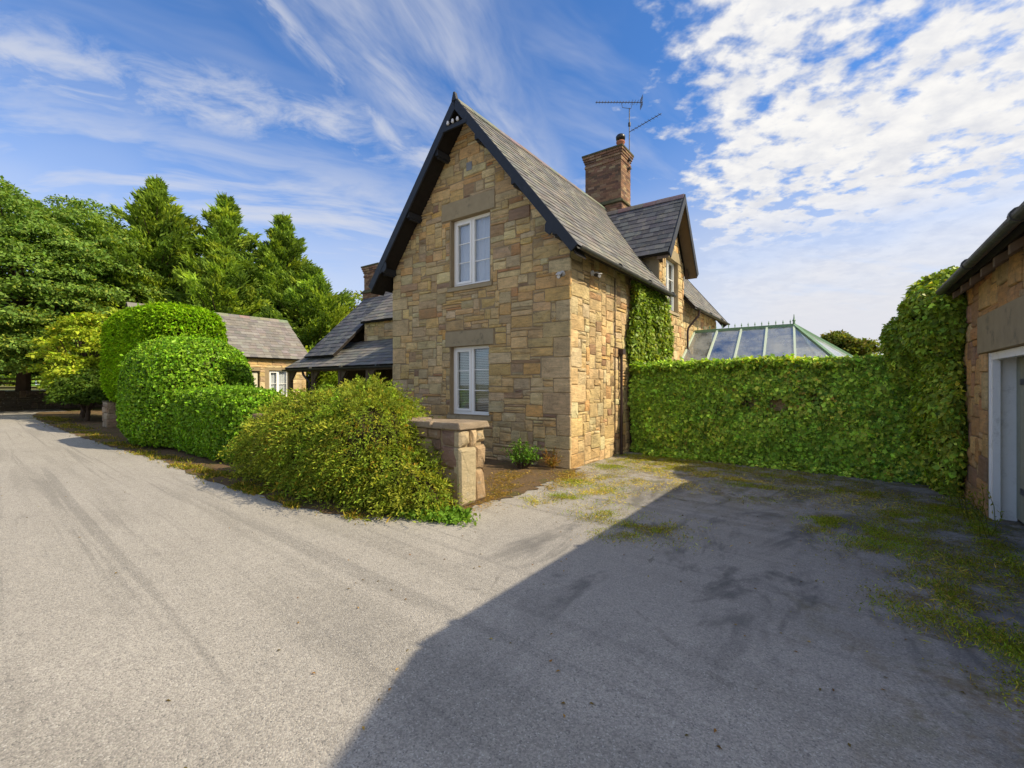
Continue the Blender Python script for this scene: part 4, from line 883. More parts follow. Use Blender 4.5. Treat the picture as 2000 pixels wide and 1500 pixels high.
def rot_about_z(P, c, a):
    Q = P.copy(); x, y = P[:, 0]-c[0], P[:, 1]-c[1]; Q[:, 0] = c[0]+x*math.cos(a)-y*math.sin(a); Q[:, 1] = c[1]+x*math.sin(a)+y*math.cos(a); return Q
def clipped(name, label, cat, c, r, e, k, L, Wd, pal, mat, seed, rough=.06, comb=None, bottom=.1, depth=.10, group=None, relief=.035):
    t = thing(name, (c[0], c[1], 0), label, cat, group)
    P, G = super_pts(k, c, r, e, bottom)
    amp = wave(P, 1.1, seed, 3)*rough+wave(P*[1, 1, 1.9 if comb is not None else 1.], 5.5, seed+3, 2)*relief; P = P+G*amp[:, None]-G*np.abs(nr.normal(0, depth*.6, len(P)))[:, None]
    N = unit(G+nr.normal(0, .65, P.shape)); D = unit(nr.normal(0, 1, P.shape)+G*.1)
    if comb is not None: D = unit(np.array(comb)+nr.normal(0, .35, P.shape)+G*.55); N = unit(np.cross(np.cross(D, G), D)+nr.normal(0, .3, P.shape))
    hol = wave(P, 4.5, seed+9, 2)+nr.normal(0, .18, len(P)) > -.70; P, G, N, D = P[hol], G[hol], N[hol], D[hol]
    j = nr.choice(len(P), 260, replace=False); ex = nr.uniform(.0, .09, (260, 5, 1)); P = np.concatenate([P, (P[j][:, None]+(G[j][:, None]+np.array([0, 0, .4]))*ex).reshape(-1, 3)]); G = np.concatenate([G, np.repeat(G[j], 5, 0)]); N = np.concatenate([N, rdir(1300)]); D = np.concatenate([D, unit(np.repeat(G[j], 5, 0)+nr.normal(0, .7, (1300, 3)))])   # stray shoots
    kL = L*np.exp(nr.normal(0, .22, len(P))); T = tints(P, pal, seed+1, 1.6, .34)
    leaves('foliage', P-D*kL[:, None]*.4, D, N, kL, Wd*np.exp(nr.normal(0, .2, len(P))), T, mat, t)['kind'] = 'stuff'
    rc = [max(.1, x-.13) for x in r]; blob_core('dark_core', (c[0], c[1], c[2]), rc, e, t, zmin=bottom+.04)
    m = MB()
    for i in range(5): a = rng.uniform(0, 6.28); m.tube([(c[0]+.25*math.cos(a), c[1]+.15*math.sin(a), 0), (c[0]+.5*r[0]*math.cos(a), c[1]+.4*r[1]*math.sin(a), c[2])], [.06, .03], 6)
    m.build('stems', 'bark', t); return t
HEDGE = [((.12, .22, .018), 4), ((.155, .27, .022), 4), ((.085, .165, .015), 2), ((.20, .31, .03), 2)]
clipped('clipped_conifer', 'tall block-shaped clipped conifer, brightest of the hedges along the drive', 'hedge', (-15.9, -1.75, 2.62), (3.15, 1.25, 1.72), 4.2, 80000, .17, .055, HEDGE, 'leaf', 11, .07, (.75, -.35, -.35), .95, .12, None, .06)
clipped('clipped_dome', 'rounded clipped privet dome in front of the block-shaped conifer', 'hedge', (-10.5, -2.75, 1.28), (2.05, 1.35, 1.62), 2.7, 62000, .080, .056, [((.085, .175, .02), 4), ((.13, .235, .028), 4), ((.05, .11, .016), 2.5), ((.20, .29, .05), 1.8)], 'glossy_leaf', 21, .05, None, .05, .09)
clipped('clipped_hedge', 'low square clipped hedge between the privet dome and the golden juniper', 'hedge', (-7.55, -2.95, .72), (2.1, .72, .82), 4.5, 46000, .076, .052, [((.085, .175, .02), 4), ((.115, .21, .026), 3), ((.065, .13, .016), 3)], 'glossy_leaf', 31, .06, None, .05, .09)

# sprawling juniper spilling over the garden wall: arching sprays
def sprawl(name, label, lobes, k, pal, seed):
    t = thing(name, (lobes[0][0][0], lobes[0][0][1], 0), label, 'shrub')
    Ps, Gs = [], []
    tot = sum(l[1][0]*l[1][1]+l[1][0]*l[1][2] for l in lobes)
    for c, r in lobes:
        kk = int(k*(r[0]*r[1]+r[0]*r[2])/tot); P, G = super_pts(kk, c, r, 2.3, .02); Ps.append(P); Gs.append(G)
        blob_core('dark_core', c, [x*.80 for x in r], 2.3, t, zmin=.03, jag=.12)
    P, G = np.concatenate(Ps), np.concatenate(Gs)
    tips = wave(P, 2.6, seed, 3); P = P+G*(tips*.17)[:, None]
    # every anchor carries a short arching spray of small needles-leaves
    B = 8; D0 = unit(G*np.array([.8, .8, .35])+np.array([.25, -.25, -.15])+nr.normal(0, .45, G.shape)); Lb = .24*np.exp(nr.normal(0, .35, len(P)))
    s = (np.arange(B)+.5)/B; A = (P[:, None, :]+D0[:, None, :]*Lb[:, None, None]*s[None, :, None]); A[..., 2] -= (Lb[:, None]*.45*s[None]**2)
    A = A.reshape(-1, 3)+nr.normal(0, .010, (len(P)*B, 3)); D = np.repeat(D0, B, 0)+nr.normal(0, .55, A.shape); N = rdir(len(A))+np.array([0, 0, .7])
    keep = A[:, 2] > .015; T = np.repeat(tints(P, pal, seed+2, 1.3, .2), B, 0)*np.exp(nr.normal(0, .15, (len(A), 1)))
    # long loose shoots arching out beyond the mass
    j = nr.choice(len(P), 950, replace=False); B2 = 26; D2 = unit(G[j]+np.array([.1, -.1, .55])+nr.normal(0, .45, (950, 3))); L2 = nr.uniform(.2, .62, 950); s2 = (np.arange(B2)+.5)/B2
    A2 = P[j][:, None]+D2[:, None]*L2[:, None, None]*s2[None, :, None]; A2[..., 2] -= L2[:, None]*.75*s2[None]**2; A2 = A2.reshape(-1, 3)+nr.normal(0, .008, (950*B2, 3))
    A = np.concatenate([A, A2]); D = np.concatenate([D, np.repeat(D2, B2, 0)+nr.normal(0, .6, A2.shape)]); N = np.concatenate([N, rdir(len(A2))+np.array([0, 0, .7])]); T = np.concatenate([T, np.repeat(tints(P[j], pal, seed+2, 1.3, .2), B2, 0)*1.1]); keep = A[:, 2] > .015
    leaves('foliage', A[keep], D[keep], N[keep], .050*np.exp(nr.normal(0, .25, keep.sum())), .020, T[keep], 'leaf', t)['kind'] = 'stuff'
    m = MB()
    for i in range(40):
        j = rng.randrange(len(P)); c = lobes[0][0]; a = np.array([c[0]+rng.uniform(-1.5, 1.5), c[1]+rng.uniform(-.2, .2), .05]); b = P[j]; md = (a+b)/2+np.array([0, 0, .25]); m.tube([tuple(a), tuple(md), tuple(b)], [.018, .012, .004], 5)
    m.build('branches', 'bark', t)
sprawl('golden_juniper', 'sprawling yellow-green juniper spilling over the garden wall beside the pier', [((-2.4, -3.40, .68), (1.15, .74, .78)), ((-3.6, -3.42, .44), (.90, .54, .64)), ((-1.45, -3.50, .66), (.85, .60, .74)), ((-.62, -3.62, .24), (.62, .36, .44)), ((-2.0, -3.05, .95), (.95, .55, .55)), ((-.15, -3.62, .14), (.34, .26, .26))], 15000,
       [((.135, .165, .04), 4), ((.18, .20, .045), 4), ((.10, .135, .034), 3), ((.22, .165, .045), .45), ((.14, .21, .042), 3)], 41)
def ivy(name, label, P, G, size, pal, seed, parent_loc, stems=(), mat='glossy_leaf', hang=.8):
    t = thing(name, parent_loc, label, 'ivy')
    D = unit(np.array([0, 0, -hang])+nr.normal(0, .6, P.shape)+G*.35); N = unit(G+np.array([0, 0, .55])+nr.normal(0, .45, P.shape)); L = size*np.exp(np.clip(nr.normal(0, .34, len(P)), -.9, .5))*np.where(nr.uniform(size=len(P)) < .22, 1.3, 1.)
    leaves('foliage', P, D, N, L, L*.85, tints(P, pal, seed, 1.6, .36), mat, t, fold=.12)['kind'] = 'stuff'
    m = MB()
    for pts, r in stems: m.tube(pts, r, 6)
    if stems: m.build('stems', 'bark', t)
    return t
IVY = [((.14, .235, .055), 3), ((.20, .30, .07), 4), ((.27, .35, .085), 3), ((.09, .16, .04), 2), ((.36, .36, .11), 1.6), ((.30, .21, .08), .4)]
# ivy blanket on the yard wall: thicker towards the outbuilding and along the top
k = 86000; x = nr.uniform(.12, 5.75, k); z = nr.uniform(.0, 2.12, k)**1.0
bulge = .12+.10*wave(np.stack([x, z*1.4, 0*x], 1), 1.5, 51)+.085*wave(np.stack([x, z, 0*x], 1), 7.0, 52, 2)+.10*np.sin(np.clip(z/2.1, 0, 1)*math.pi)+np.clip((x-2.2)/3.4, 0, 1)*.42*(1-.35*z/2.1)
Pw = np.stack([x, 2.96-np.maximum(.02, bulge)+np.abs(nr.normal(0, .085, k)), z], 1); Gw = np.tile([0, -1., .15], (k, 1))
k2 = 24000; xt = nr.uniform(.12, 5.75, k2); yt = nr.uniform(2.72, 3.5, k2)-np.clip((xt-2.2)/3.4, 0, 1)*.15; zt = 2.08+.07*wave(np.stack([xt, yt, 0*xt], 1), 2.2, 53)-np.abs(yt-3.05)*.18+nr.normal(0, .035, k2)-np.clip(xt-3, 0, 3)*.015
hol = wave(Pw, 3.6, 57, 2)+nr.normal(0, .2, len(Pw)) > -.58; Pw, Gw = Pw[hol], Gw[hol]
Pt = np.stack([xt, yt, zt], 1); Gt = np.tile([0, -.3, 1.], (k2, 1))
k3 = 7000; xs = nr.uniform(.5, 5.7, k3); ys = 2.96-np.maximum(.12, .22+np.clip((xs-2.2)/3.4, 0, 1)*.38)-np.abs(nr.normal(0, .12, k3)); Ps_ = np.stack([xs, ys, np.abs(nr.normal(.03, .05, k3))], 1); Gs_ = np.tile([0, -.5, .9], (k3, 1))
ivy('wall_ivy', 'thick glossy ivy blanket covering the yard wall beside the outbuilding', np.concatenate([Pw, Pt, Ps_]), np.concatenate([Gw, Gt, Gs_]), 0.056, IVY, 54, (3, 2.9, 0), [([(i*.7+.4, 2.9, 0), (i*.7+.55, 2.86, .9), (i*.7+.3, 2.9, 1.9)], [.03, .022, .01]) for i in range(8)])
# tall ivy column wrapping the far corner of the outbuilding
lob = [((5.45, 2.25, 1.25), (.34, .85, 1.45)), ((5.38, 2.15, 2.55), (.44, .85, .62)), ((5.62, 2.5, 3.0), (.55, .72, .42)), ((5.10, 2.65, 2.15), (.38, .5, .62)), ((5.46, 1.62, 2.60), (.22, .42, .42)), ((5.44, 1.55, 1.0), (.18, .42, 1.05))]
Pp, Gp = [], []
for c, r in lob:
    P, G = super_pts(int(13500*(r[0]+r[1])*(r[2]+.3)), c, r, 2.4, .02); P = P+G*(wave(P, 2.4, 61)*.09-np.abs(nr.normal(0, .05, len(P))))[:, None]; Pp.append(P); Gp.append(G)
tv = ivy('corner_ivy', 'tall bushy ivy climbing over the gutter at the outbuilding corner', np.concatenate(Pp), np.concatenate(Gp), .055, [((.095, .155, .036), 3), ((.14, .20, .045), 4), ((.19, .245, .055), 3), ((.28, .28, .08), 1.5)], 62, (5.45, 2.2, 0), [([(5.5, 2.3, 0), (5.42, 2.2, 1.4), (5.45, 2.3, 2.8)], [.05, .04, .02])])
for c, r in lob: blob_core('dark_core', c, [v*.78 for v in r], 2.4, tv, zmin=.03, jag=.1)
# wisteria and ivy on the sunny side wall
k = 34000; y = nr.uniform(2.55, 5.75, k); z = nr.uniform(0, 4.1, k); cover = wave(np.stack([y, z, 0*y], 1), 1.7, 71)+.35-.9*np.clip((3.0-y)*2.2, 0, 1)*np.clip((3.1-z)/3, 0, 1)-.8*np.clip((z-3.2)*1.1, 0, 1)*np.clip((y-4.6)*1., 0, 1)
lo_y = 2.75+np.clip(1.9-z, 0, 1.9)*.05+.10*np.sin(z*4); m_ = (y > lo_y) & (cover > -.25+nr.normal(0, .25, k)) & (y < 5.62+.12*np.sin(z*5))
y, z = y[m_], z[m_]; th = .10+.10*wave(np.stack([y, z, 0*y], 1), 2.3, 72)+.06
Pi = np.stack([np.maximum(.03, th-np.abs(nr.normal(0, .06, len(y)))), y, z], 1)
ivy('house_climber', 'leafy climber with bare stems up the sunny side wall beside the dormer', Pi, np.tile([1., 0, .2], (len(y), 1)), .072, [((.06, .10, .025), 3), ((.09, .135, .032), 4), ((.13, .17, .05), 3), ((.17, .20, .08), 1.2)], 73, (.05, 4, 0),
    [([(.06, 2.95, 0), (.07, 2.9, 1.2), (.07, 3.05, 2.4), (.06, 3.3, 3.6)], [.06, .05, .04, .02]), ([(.08, 3.05, 0), (.12, 3.1, 1.0), (.10, 3.6, 2.4), (.06, 4.3, 3.4)], [.05, .045, .03, .012]), ([(.08, 2.98, 1.9), (.09, 3.7, 2.9), (.08, 4.5, 3.5)], [.03, .02, .01])])
# small shrub and rusty dead stems at the foot of the gable
sh = thing('small_shrub', (-.75, -.5, 0), 'small bright green shrub at the foot of the shaded gable', 'shrub')
Ps, Ds = [], []; m = MB()
for i in range(46):
    a = rng.uniform(0, 6.28); rr = rng.uniform(.05, .42); h = rng.uniform(.25, .62)*(1-.35*rr/.42); b = np.array([-.78+.08*math.cos(a), -.48+.06*math.sin(a), 0]); e = np.array([-.78+rr*math.cos(a)*1.1, -.48+rr*math.sin(a)*.75, h]); m.tube([tuple(b), tuple((b+e)/2+[0, 0, .06]), tuple(e)], [.008, .006, .002], 4)
    for s in np.linspace(.3, 1, 22): Ps.append(b+(e-b)*s+[0, 0, .06*math.sin(s*3.1)]+nr.normal(0, .016, 3)); Ds.append(unit(nr.normal(0, 1, 3)+np.array([0, 0, .35])))
m.build('stems', 'bark', sh); Ps, Ds = np.array(Ps), np.array(Ds)
leaves('foliage', Ps, Ds, rdir(len(Ps))+[0, 0, 1.], .055, .026, tints(Ps, [((.07, .15, .03), 3), ((.10, .19, .045), 3), ((.05, .11, .025), 2)], 81, 6.), 'glossy_leaf', sh)['kind'] = 'stuff'
dd = thing('dead_fern', (-.2, -.28, 0), 'rusty dried fern against the gable beside the corner', 'plant')
Ps, Ds = [], []
for i in range(26):
    a = rng.uniform(0, 6.28); rr = rng.uniform(.1, .32); e = np.array([-.24+rr*math.cos(a), -.26+rr*.5*math.sin(a), rng.uniform(.12, .42)]); b = np.array([-.24, -.24, 0])
    for s in np.linspace(.25, 1, 16): Ps.append(b+(e-b)*s+nr.normal(0, .015, 3)); Ds.append(unit(e-b+nr.normal(0, .25, 3)))
Ps, Ds = np.array(Ps), np.array(Ds); leaves('fronds', Ps, Ds, rdir(len(Ps)), .05, .014, tints(Ps, [((.22, .10, .04), 2), ((.14, .09, .04), 2), ((.10, .10, .03), 1)], 82), 'leaf', dd)['kind'] = 'stuff'

# ---- trees
def limb_tree(name, label, base, h, crown_c, crown_r, nclump, per, size, pal, seed, trunk_r=.35, clump_r=1.0, group='trees behind the barn', droop=0., flat=.62, mat='leaf', skirt=0):
    t = thing(name, base, label, 'tree', group); r = np.random.default_rng(seed); b = np.array(base, float); cc, cr = np.array(crown_c, float), np.array(crown_r, float)
    d = unit(r.normal(size=(nclump, 3))); rad = r.uniform(.35, 1., nclump)**.45; lump = 1+.16*wave(d*2.0, 1.6, seed+5)
    Cc = cc+d*cr*(rad*lump)[:, None]; Cc[:, 2] = np.maximum(Cc[:, 2], b[2]+1.2+r.uniform(0, .25, nclump)*cr[2]*.5)
    if skirt:
        a_ = r.uniform(0, 6.283, skirt); Sk = np.stack([cc[0]+cr[0]*np.cos(a_)*r.uniform(.55, 1.0, skirt), cc[1]+cr[1]*np.sin(a_)*r.uniform(.55, 1.0, skirt), b[2]+r.uniform(1.3, 4.2, skirt)], 1); Cc = np.concatenate([Cc, Sk]); nclump += skirt
    m = MB(); top = cc+np.array([0, 0, cr[2]*.45]); m.tube([tuple(b-[0, 0, .2]), tuple(b+(cc-b)*.35+[.1, .05, 0]), tuple(cc), tuple(top)], [trunk_r*1.25, trunk_r, trunk_r*.6, trunk_r*.15], 9); m.build('trunk', 'bark', t)
    m = MB()
    for i in range(min(nclump, 70)):
        s = r.uniform(.2, .9); a = b+(cc-b)*s; e = Cc[i]; mid = (a+e)/2+[0, 0, .12*np.linalg.norm(e-a)]; m.tube([tuple(a), tuple(mid), tuple(e)], [trunk_r*.35*(1-s*.5), trunk_r*.2, .02], 5)
    m.build('limbs', 'bark', t)
    q = unit(r.normal(size=(nclump*per, 3))); q[:, 2] = np.abs(q[:, 2])*.9-.12; cs_ = np.repeat(clump_r*r.uniform(.55, 1.35, nclump), per)
    P = np.repeat(Cc, per, 0)+q*(cs_*r.uniform(.55, 1.05, nclump*per))[:, None]*np.array([1, 1, flat]); P[:, 2] -= droop*cs_*(q[:, 0]**2+q[:, 1]**2)
    P[:, 2] = np.maximum(P[:, 2], b[2]+.5)
    D = unit(q*np.array([1, 1, .3])+r.normal(0, .6, P.shape)-np.array([0, 0, .15])); N = unit(q+np.array([0, 0, .8])+r.normal(0, .5, P.shape)); L = size*np.exp(r.normal(0, .25, len(P)))
    leaves('crown', P, D, N, L, L*.62, tints(P, pal, seed, .35, .2), mat, t)['kind'] = 'stuff'; return t
OAK = [((.085, .145, .06), 4), ((.115, .18, .07), 4), ((.065, .115, .05), 2), ((.165, .205, .065), 2)]
limb_tree('broadleaf_tree', 'huge spreading broadleaf tree overhanging the drive at the left edge', (-38.5, -2.5, 1.1), 14, (-37.8, -2.6, 7.0), (7.2, 7.0, 6.9), 560, 330, .19, OAK, 101, .3, 1.25, skirt=130)
limb_tree('broadleaf_tree', 'dark broadleaf tree behind the huge one, beside the leftmost cypress', (-42, 3, 1.1), 13, (-41.5, 3.0, 7.0), (6.0, 6.0, 6.6), 320, 260, .22, OAK, 102, .4, 1.25)
limb_tree('golden_tree', 'young yellow-green tree between the drive and the tall clipped hedge', (-26.0, -2.0, 0), 5, (-25.8, -1.9, 2.9), (1.7, 1.6, 2.2), 90, 200, .15, [((.17, .23, .035), 4), ((.23, .27, .045), 3), ((.12, .18, .03), 2), ((.26, .22, .06), .6)], 103, .10, .55, 'shrubs by the drive')
limb_tree('dark_shrub', 'dark drooping evergreen shrub under the young yellow-green tree', (-23.2, -2.4, 0), 3, (-23.2, -2.35, 1.1), (1.7, 1.0, 1.1), 70, 200, .13, [((.035, .065, .018), 3), ((.05, .085, .022), 3)], 104, .08, .5, 'shrubs by the drive', .6)
limb_tree('broadleaf_tree', 'pale yellow-green treetop just left of the slim chimney', (-25.5, 13.6, 0), 8, (-25.5, 13.6, 3.9), (3.6, 3.6, 3.8), 120, 240, .24, [((.13, .17, .03), 3), ((.17, .20, .04), 3), ((.09, .12, .025), 2)], 105, .3, 1.0)
limb_tree('broadleaf_tree', 'distant rounded tree showing past the conservatory roof', (4.0, 29.3, 0), 6, (4.0, 29.3, 3.1), (1.9, 1.9, 1.9), 80, 160, .20, [((.05, .075, .022), 3), ((.08, .10, .03), 3), ((.12, .10, .045), 1)], 106, .25, .6, 'far trees on the right')
limb_tree('thin_tree', 'faint thin grey-green tree between conservatory and corner ivy', (8.2, 50.9, 0), 7, (8.2, 50.9, 4.0), (1.6, 1.6, 2.6), 60, 60, .2, [((.10, .12, .07), 3), ((.13, .14, .09), 2)], 107, .15, .5, 'far trees on the right')
k = 9000; uu = nr.uniform(-40, 70, k); pp = np.array([fpt(u, -85-nr.uniform(0, 6)) for u in uu]); zz2 = 1.4+nr.uniform(0, 1, k)**.7*(4.2+1.6*np.sin(uu*.35)+.9*np.sin(uu*1.3))
P = np.stack([pp[:, 0], pp[:, 1], zz2], 1); tag(leaves('far_wood', P, rdir(k), rdir(k)+[0, 0, .6], 1.1, .8, tints(P, OAK, 108, .2), 'leaf', None), 'line of distant trees beyond the field', 'wood', kind='stuff')
def cypress(label, base, h, R, nb, seed, pal, lean=(0, 0)):
    t = thing('cypress_tree', base, label, 'tree', 'trees behind the barn'); r = np.random.default_rng(seed); b = np.array(base, float); ln = np.array([lean[0], lean[1], 0.])
    m = MB(); m.tube([tuple(b-[0, 0, .2]), tuple(b+ln*.4+[0, 0, h*.5]), tuple(b+ln+[0, 0, h*.97])], [.38, .24, .02], 8); m.build('trunk', 'bark', t)
    m = MB(); A, Dd, Tn = [], [], []
    cols = np.array([p[0] for p in pal])
    for i in range(nb):
        f = (i+.5)/nb; zf = .04+.95*f**.85; prof = min((1-zf)**.6, 1.3*(1-zf)+.015)*(.7+.3*min(1, (zf+.12)/.25)); L = max(.35, R*prof*r.uniform(.5, 1.38)); a = r.uniform(0, 6.283); up = r.uniform(.05, .5)+.45*zf
        p0 = b+ln*zf+[0, 0, h*zf*.93]; d = np.array([math.cos(a), math.sin(a), up]); d = d/np.linalg.norm(d); sag = r.uniform(.05, .25)
        ks = int(70+260*L/R); s = r.uniform(.12, 1., ks)**.75; side = unit(np.cross(d, [0, 0, 1.])); wd = (.10+.26*L*(1-s)*.9+.10)
        q = p0+d*(L*s)[:, None]+side*(r.normal(0, 1, ks)*wd)[:, None]*.75+np.array([0, 0, 1.])*(r.normal(0, .10, ks)*(.4+L*.35)-sag*L*(s-.5)**2+.18*s*L)[:, None]
        A.append(q); Dd.append(unit(d*1.0+side*(r.normal(0, .6, ks))[:, None]+np.array([0, 0, .30])+r.normal(0, .25, (ks, 3)))); c = cols[r.integers(0, len(cols))]*math.exp(r.normal(0, .18)); Tn.append(np.tile(c, (ks, 1)))
        if L > .8: m.tube([tuple(p0), tuple(p0+d*L*.5+[0, 0, -.02]), tuple(p0+d*L*.92+[0, 0, .1*L])], [.05+.02*L, .035, .008], 5)
    m.build('limbs', 'bark', t); A, Dd, Tn = np.concatenate(A), np.concatenate(Dd), np.concatenate(Tn); Lf = .36*np.exp(r.normal(0, .25, len(A)))
    leaves('crown', A, Dd, rdir(len(A))+np.array([0, 0, .8]), Lf, .13, Tn*np.exp(nr.normal(0, .15, (len(A), 1))), 'leaf', t)['kind'] = 'stuff'
CYP = [((.115, .18, .055), 3), ((.15, .22, .06), 3), ((.085, .14, .048), 2), ((.195, .25, .065), 2)]
cypress('leftmost and tallest cypress, with a ragged forked top behind the barn', (-36.1, 3.8, 0), 17.3, 6.2, 230, 201, CYP, (.3, 0))
cypress('middle cypress of the row behind the barn', (-33.2, 7.2, 0), 16.6, 5.4, 220, 202, CYP, (-.2, .2))
cypress('rightmost pointed cypress of the row behind the barn', (-30.9, 10.1, 0), 15.4, 5.0, 210, 203, CYP, (.2, .2))
cypress('low bushy cypress filling in under the rightmost pointed one', (-26.6, 10.4, 0), 10.4, 4.6, 180, 204, CYP)
cypress('low bushy cypress between the middle cypress and the barn ridge', (-29.5, 5.6, 0), 11.0, 4.6, 180, 205, CYP)

# ------------------------------------------------------------------ weeds, grass and litter on the drive
def patches(spec, pal, h, seed, dens=1.):
    P = []
    for x, y, rx, ry, k in spec:
        k = int(k*dens); a = nr.normal(0, .48, (k, 2)); Q = np.stack([x+a[:, 0]*rx, y+a[:, 1]*ry, np.full(k, .004)], 1)
        wv_ = wave(Q, 4.5, seed); P.append(Q[wv_ > .0+nr.normal(0, .22, k)])
    P = np.concatenate(P); D = unit(nr.normal(0, .75, P.shape)*[1, 1, .3]+[0, 0, .65]); L = h*np.exp(np.clip(nr.normal(0, .35, len(P)), -1, .6))
    return P, D, L, tints(P, pal, seed, 1.6, .25)
WEED = [(.5, 1.9, .7, .9, 2600), (1.2, 2.2, .9, .7, 2600), (.5, .8, .5, .6, 900), (1.5, 1.4, .8, .5, 1500), (.6, -.9, .3, .4, 700), (1.0, -2.0, .35, .3, 700), (1.75, -2.35, .35, .45, 900), (1.2, -1.2, .5, .5, 500), (2.2, -2.9, .25, .35, 800), (2.45, -2.6, .55, .5, 1300),
        (2.3, 1.7, .8, .5, 900), (3.0, .4, .6, .4, 700), (3.4, 1.6, 1.0, .5, 1600), (4.3, .9, .8, .5, 1800), (4.0, -1.2, .22, .5, 1200), (4.5, -1.6, .5, .7, 2200), (4.9, -.4, .5, .7, 2000), (5.25, .5, .35, .7, 1800), (4.85, -2.7, .3, .6, 1600), (5.25, -2.0, .35, .5, 900), (5.0, -3.7, .25, .6, 1500), (5.3, -3.6, .2, .7, 1200), (4.6, -3.3, .3, .35, 600), (5.4, -1.0, .16, 1.2, 1600), (3.2, -.6, .4, .3, 300)]
WP = [((.15, .205, .035), 4), ((.21, .235, .045), 3), ((.10, .13, .028), 2), ((.28, .225, .09), 2.4), ((.17, .12, .06), 1)]
P, D, L, T = patches(WEED, WP, .024, 301, 2.3)
tag(leaves('drive_weeds', P, D, rdir(len(P)), L*1.1, L*.10+.003, T, 'grass_blade', None, fold=.1), 'low grass and moss tufts growing through the old tarmac', 'weeds', kind='stuff')
P, D, L, T = patches(WEED+[(3.6, .9, 1.6, 1.2, 2500), (4.8, -1.2, .8, 2.2, 4000), (1.4, 2.3, 1.4, .5, 2500), (.9, .4, .8, 1.5, 1500), (3.0, 2.1, 2.2, .5, 2500)], [((.13, .13, .025), 3), ((.19, .17, .04), 3), ((.12, .085, .04), 2), ((.09, .11, .02), 2)], .0085, 306, 4.5)
D[:, 2] *= .4
tag(leaves('drive_moss', P, D, rdir(len(P))+[0, 0, 1.5], L, L*.9, T, 'grass_blade', None, fold=.1), 'thin yellow-green moss creeping over the dirty tarmac', 'moss', kind='stuff')
P, D, L, T = patches([(.9, -.6, .7, .9, 1500), (1.3, -1.6, .6, .6, 1300), (1.9, -.2, .7, .7, 1100), (1.5, .9, .9, .7, 1700), (2.4, .9, .5, .35, 900), (2.9, .8, .45, .12, 700), (.7, -2.4, .3, .3, 350), (4.2, .3, .8, .8, 900), (5.0, -2.6, .4, 1.0, 900)], [((.36, .30, .14), 3), ((.30, .23, .10), 2), ((.22, .22, .06), 2), ((.18, .22, .04), 1)], .034, 307, 1.5)
D[:, 2] *= .5
tag(leaves('dry_grass', P, D, rdir(len(P)), L*1.4, L*.08+.003, T, 'grass_blade', None, fold=.1), 'straw coloured dry grass wisps over the worn tarmac', 'grass', kind='stuff')
VG = [(-.9, -4.3, .5, .12, 900), (-1.6, -4.45, .6, .10, 1600), (-2.6, -4.4, .8, .14, 1500), (-3.8, -4.4, .9, .16, 1700), (-4.6, -4.2, 1.0, .25, 1500), (-6, -4.2, 1.3, .22, 2200), (-8, -4.1, 1.6, .25, 2000), (-11, -4.0, 2.0, .25, 2000), (-15, -3.8, 2.5, .3, 2400), (-20, -3.5, 3.0, .4, 3000), (-26, -3.1, 3.0, .5, 3000), (-3, -4.15, 1.2, .2, 1200)]
P, D, L, T = patches(VG, [((.10, .11, .025), 3), ((.20, .15, .045), 2.5), ((.075, .09, .02), 3), ((.28, .19, .06), 1.2)], .06, 302)
tag(leaves('verge_grass', P, D, rdir(len(P)), L, L*.16+.004, T, 'grass_blade', None, fold=.1), 'dry patchy grass on the verge under the hedges', 'grass', kind='stuff')
P, D, L, T = patches([(.30, -3.72, .42, .16, 900), (-.15, -3.85, .5, .14, 900), (.4, -3.55, .22, .12, 400)], [((.08, .15, .03), 3), ((.11, .18, .04), 2)], .05, 303)
P[:, 2] += np.abs(nr.normal(0, .035, len(P)))
tag(leaves('ground_cover', P, D, rdir(len(P))+[0, 0, 1], L, L*.6, T, 'leaf', None), 'bright green creeping weeds at the foot of the pier', 'weeds', kind='stuff')
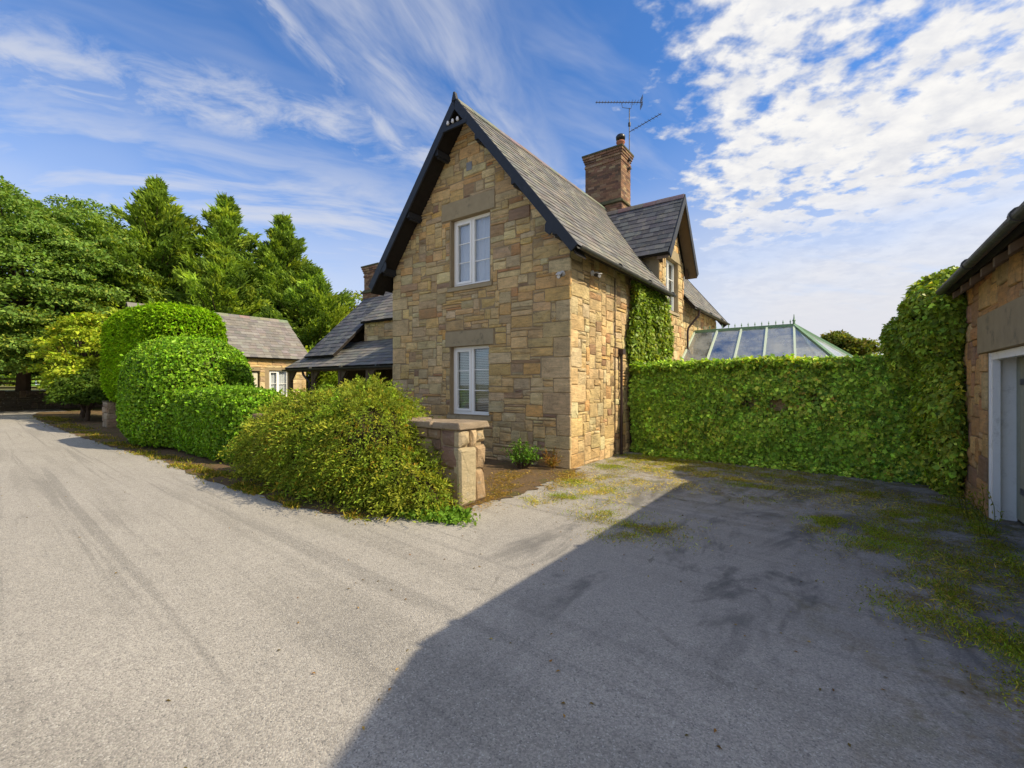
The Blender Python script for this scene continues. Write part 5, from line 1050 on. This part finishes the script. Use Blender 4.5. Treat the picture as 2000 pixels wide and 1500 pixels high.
P, D, L, T = patches([(.25, -2.0, .5, 1.3, 5200), (-.4, -1.3, .7, .7, 3000), (.3, -.5, .4, .6, 1800), (-.9, -3.95, .35, .15, 200)], [((.20, .125, .055), 3), ((.15, .105, .05), 2), ((.27, .19, .09), 2), ((.14, .14, .04), 1)], .032, 304)
D[:, 2] *= .15
tag(leaves('leaf_litter', P+[0, 0, .012], D, rdir(len(P))+[0, 0, 2.], L, L*.25, T, 'leaf', None), 'rusty fallen needles and leaves on the bed before the gable', 'leaf litter', kind='stuff')
k = 900; P = np.stack([nr.uniform(-7, 5.4, k), nr.uniform(-7.2, 2.2, k), np.full(k, .006)], 1); P = P[(P[:, 0] > .4) | (P[:, 1] < -4.4)]
P = P[nr.uniform(0, 1, len(P)) < np.where(P[:, 0] > .8, .8, .12)]
tag(leaves('scattered_litter', P, nr.normal(size=P.shape)*[1, 1, .1], nr.normal(0, .3, P.shape)+[0, 0, 1.], .028, .014, tints(P, [((.16, .09, .05), 3), ((.10, .07, .045), 3), ((.25, .17, .09), 1)], 305), 'leaf', None), 'loose dead leaves and twigs scattered over the tarmac', 'leaf litter', kind='stuff')
# tall weeds beside the doorway
tw = thing('doorway_weeds', (5.45, -.2, 0), 'straggling yellow-flowered weeds beside the white doorway', 'plant')
Ps, Ds = [], []; m = MB()
for i in range(18):
    b = np.array([5.42+rng.uniform(-.10, .12), rng.uniform(-1.0, .75), 0]); e = b+np.array([rng.uniform(-.22, .10), rng.uniform(-.2, .2), rng.uniform(.15, .48)]); m.tube([tuple(b), tuple((b+e)/2+[.02, 0, .05]), tuple(e)], [.004, .003, .0015], 4, tint=(.09, .10, .03))
    for s in np.linspace(.2, 1, 14): Ps.append(b+(e-b)*s+nr.normal(0, .012, 3)); Ds.append(nr.normal(0, 1, 3)+np.array([0, 0, .5]))
m.build('stems', 'grass_blade', tw); Ps, Ds = np.array(Ps), np.array(Ds); leaves('foliage', Ps, Ds, rdir(len(Ps)), .05, .016, tints(Ps, [((.10, .13, .03), 3), ((.17, .16, .04), 2), ((.30, .25, .04), .6)], 83), 'leaf', tw)['kind'] = 'stuff'
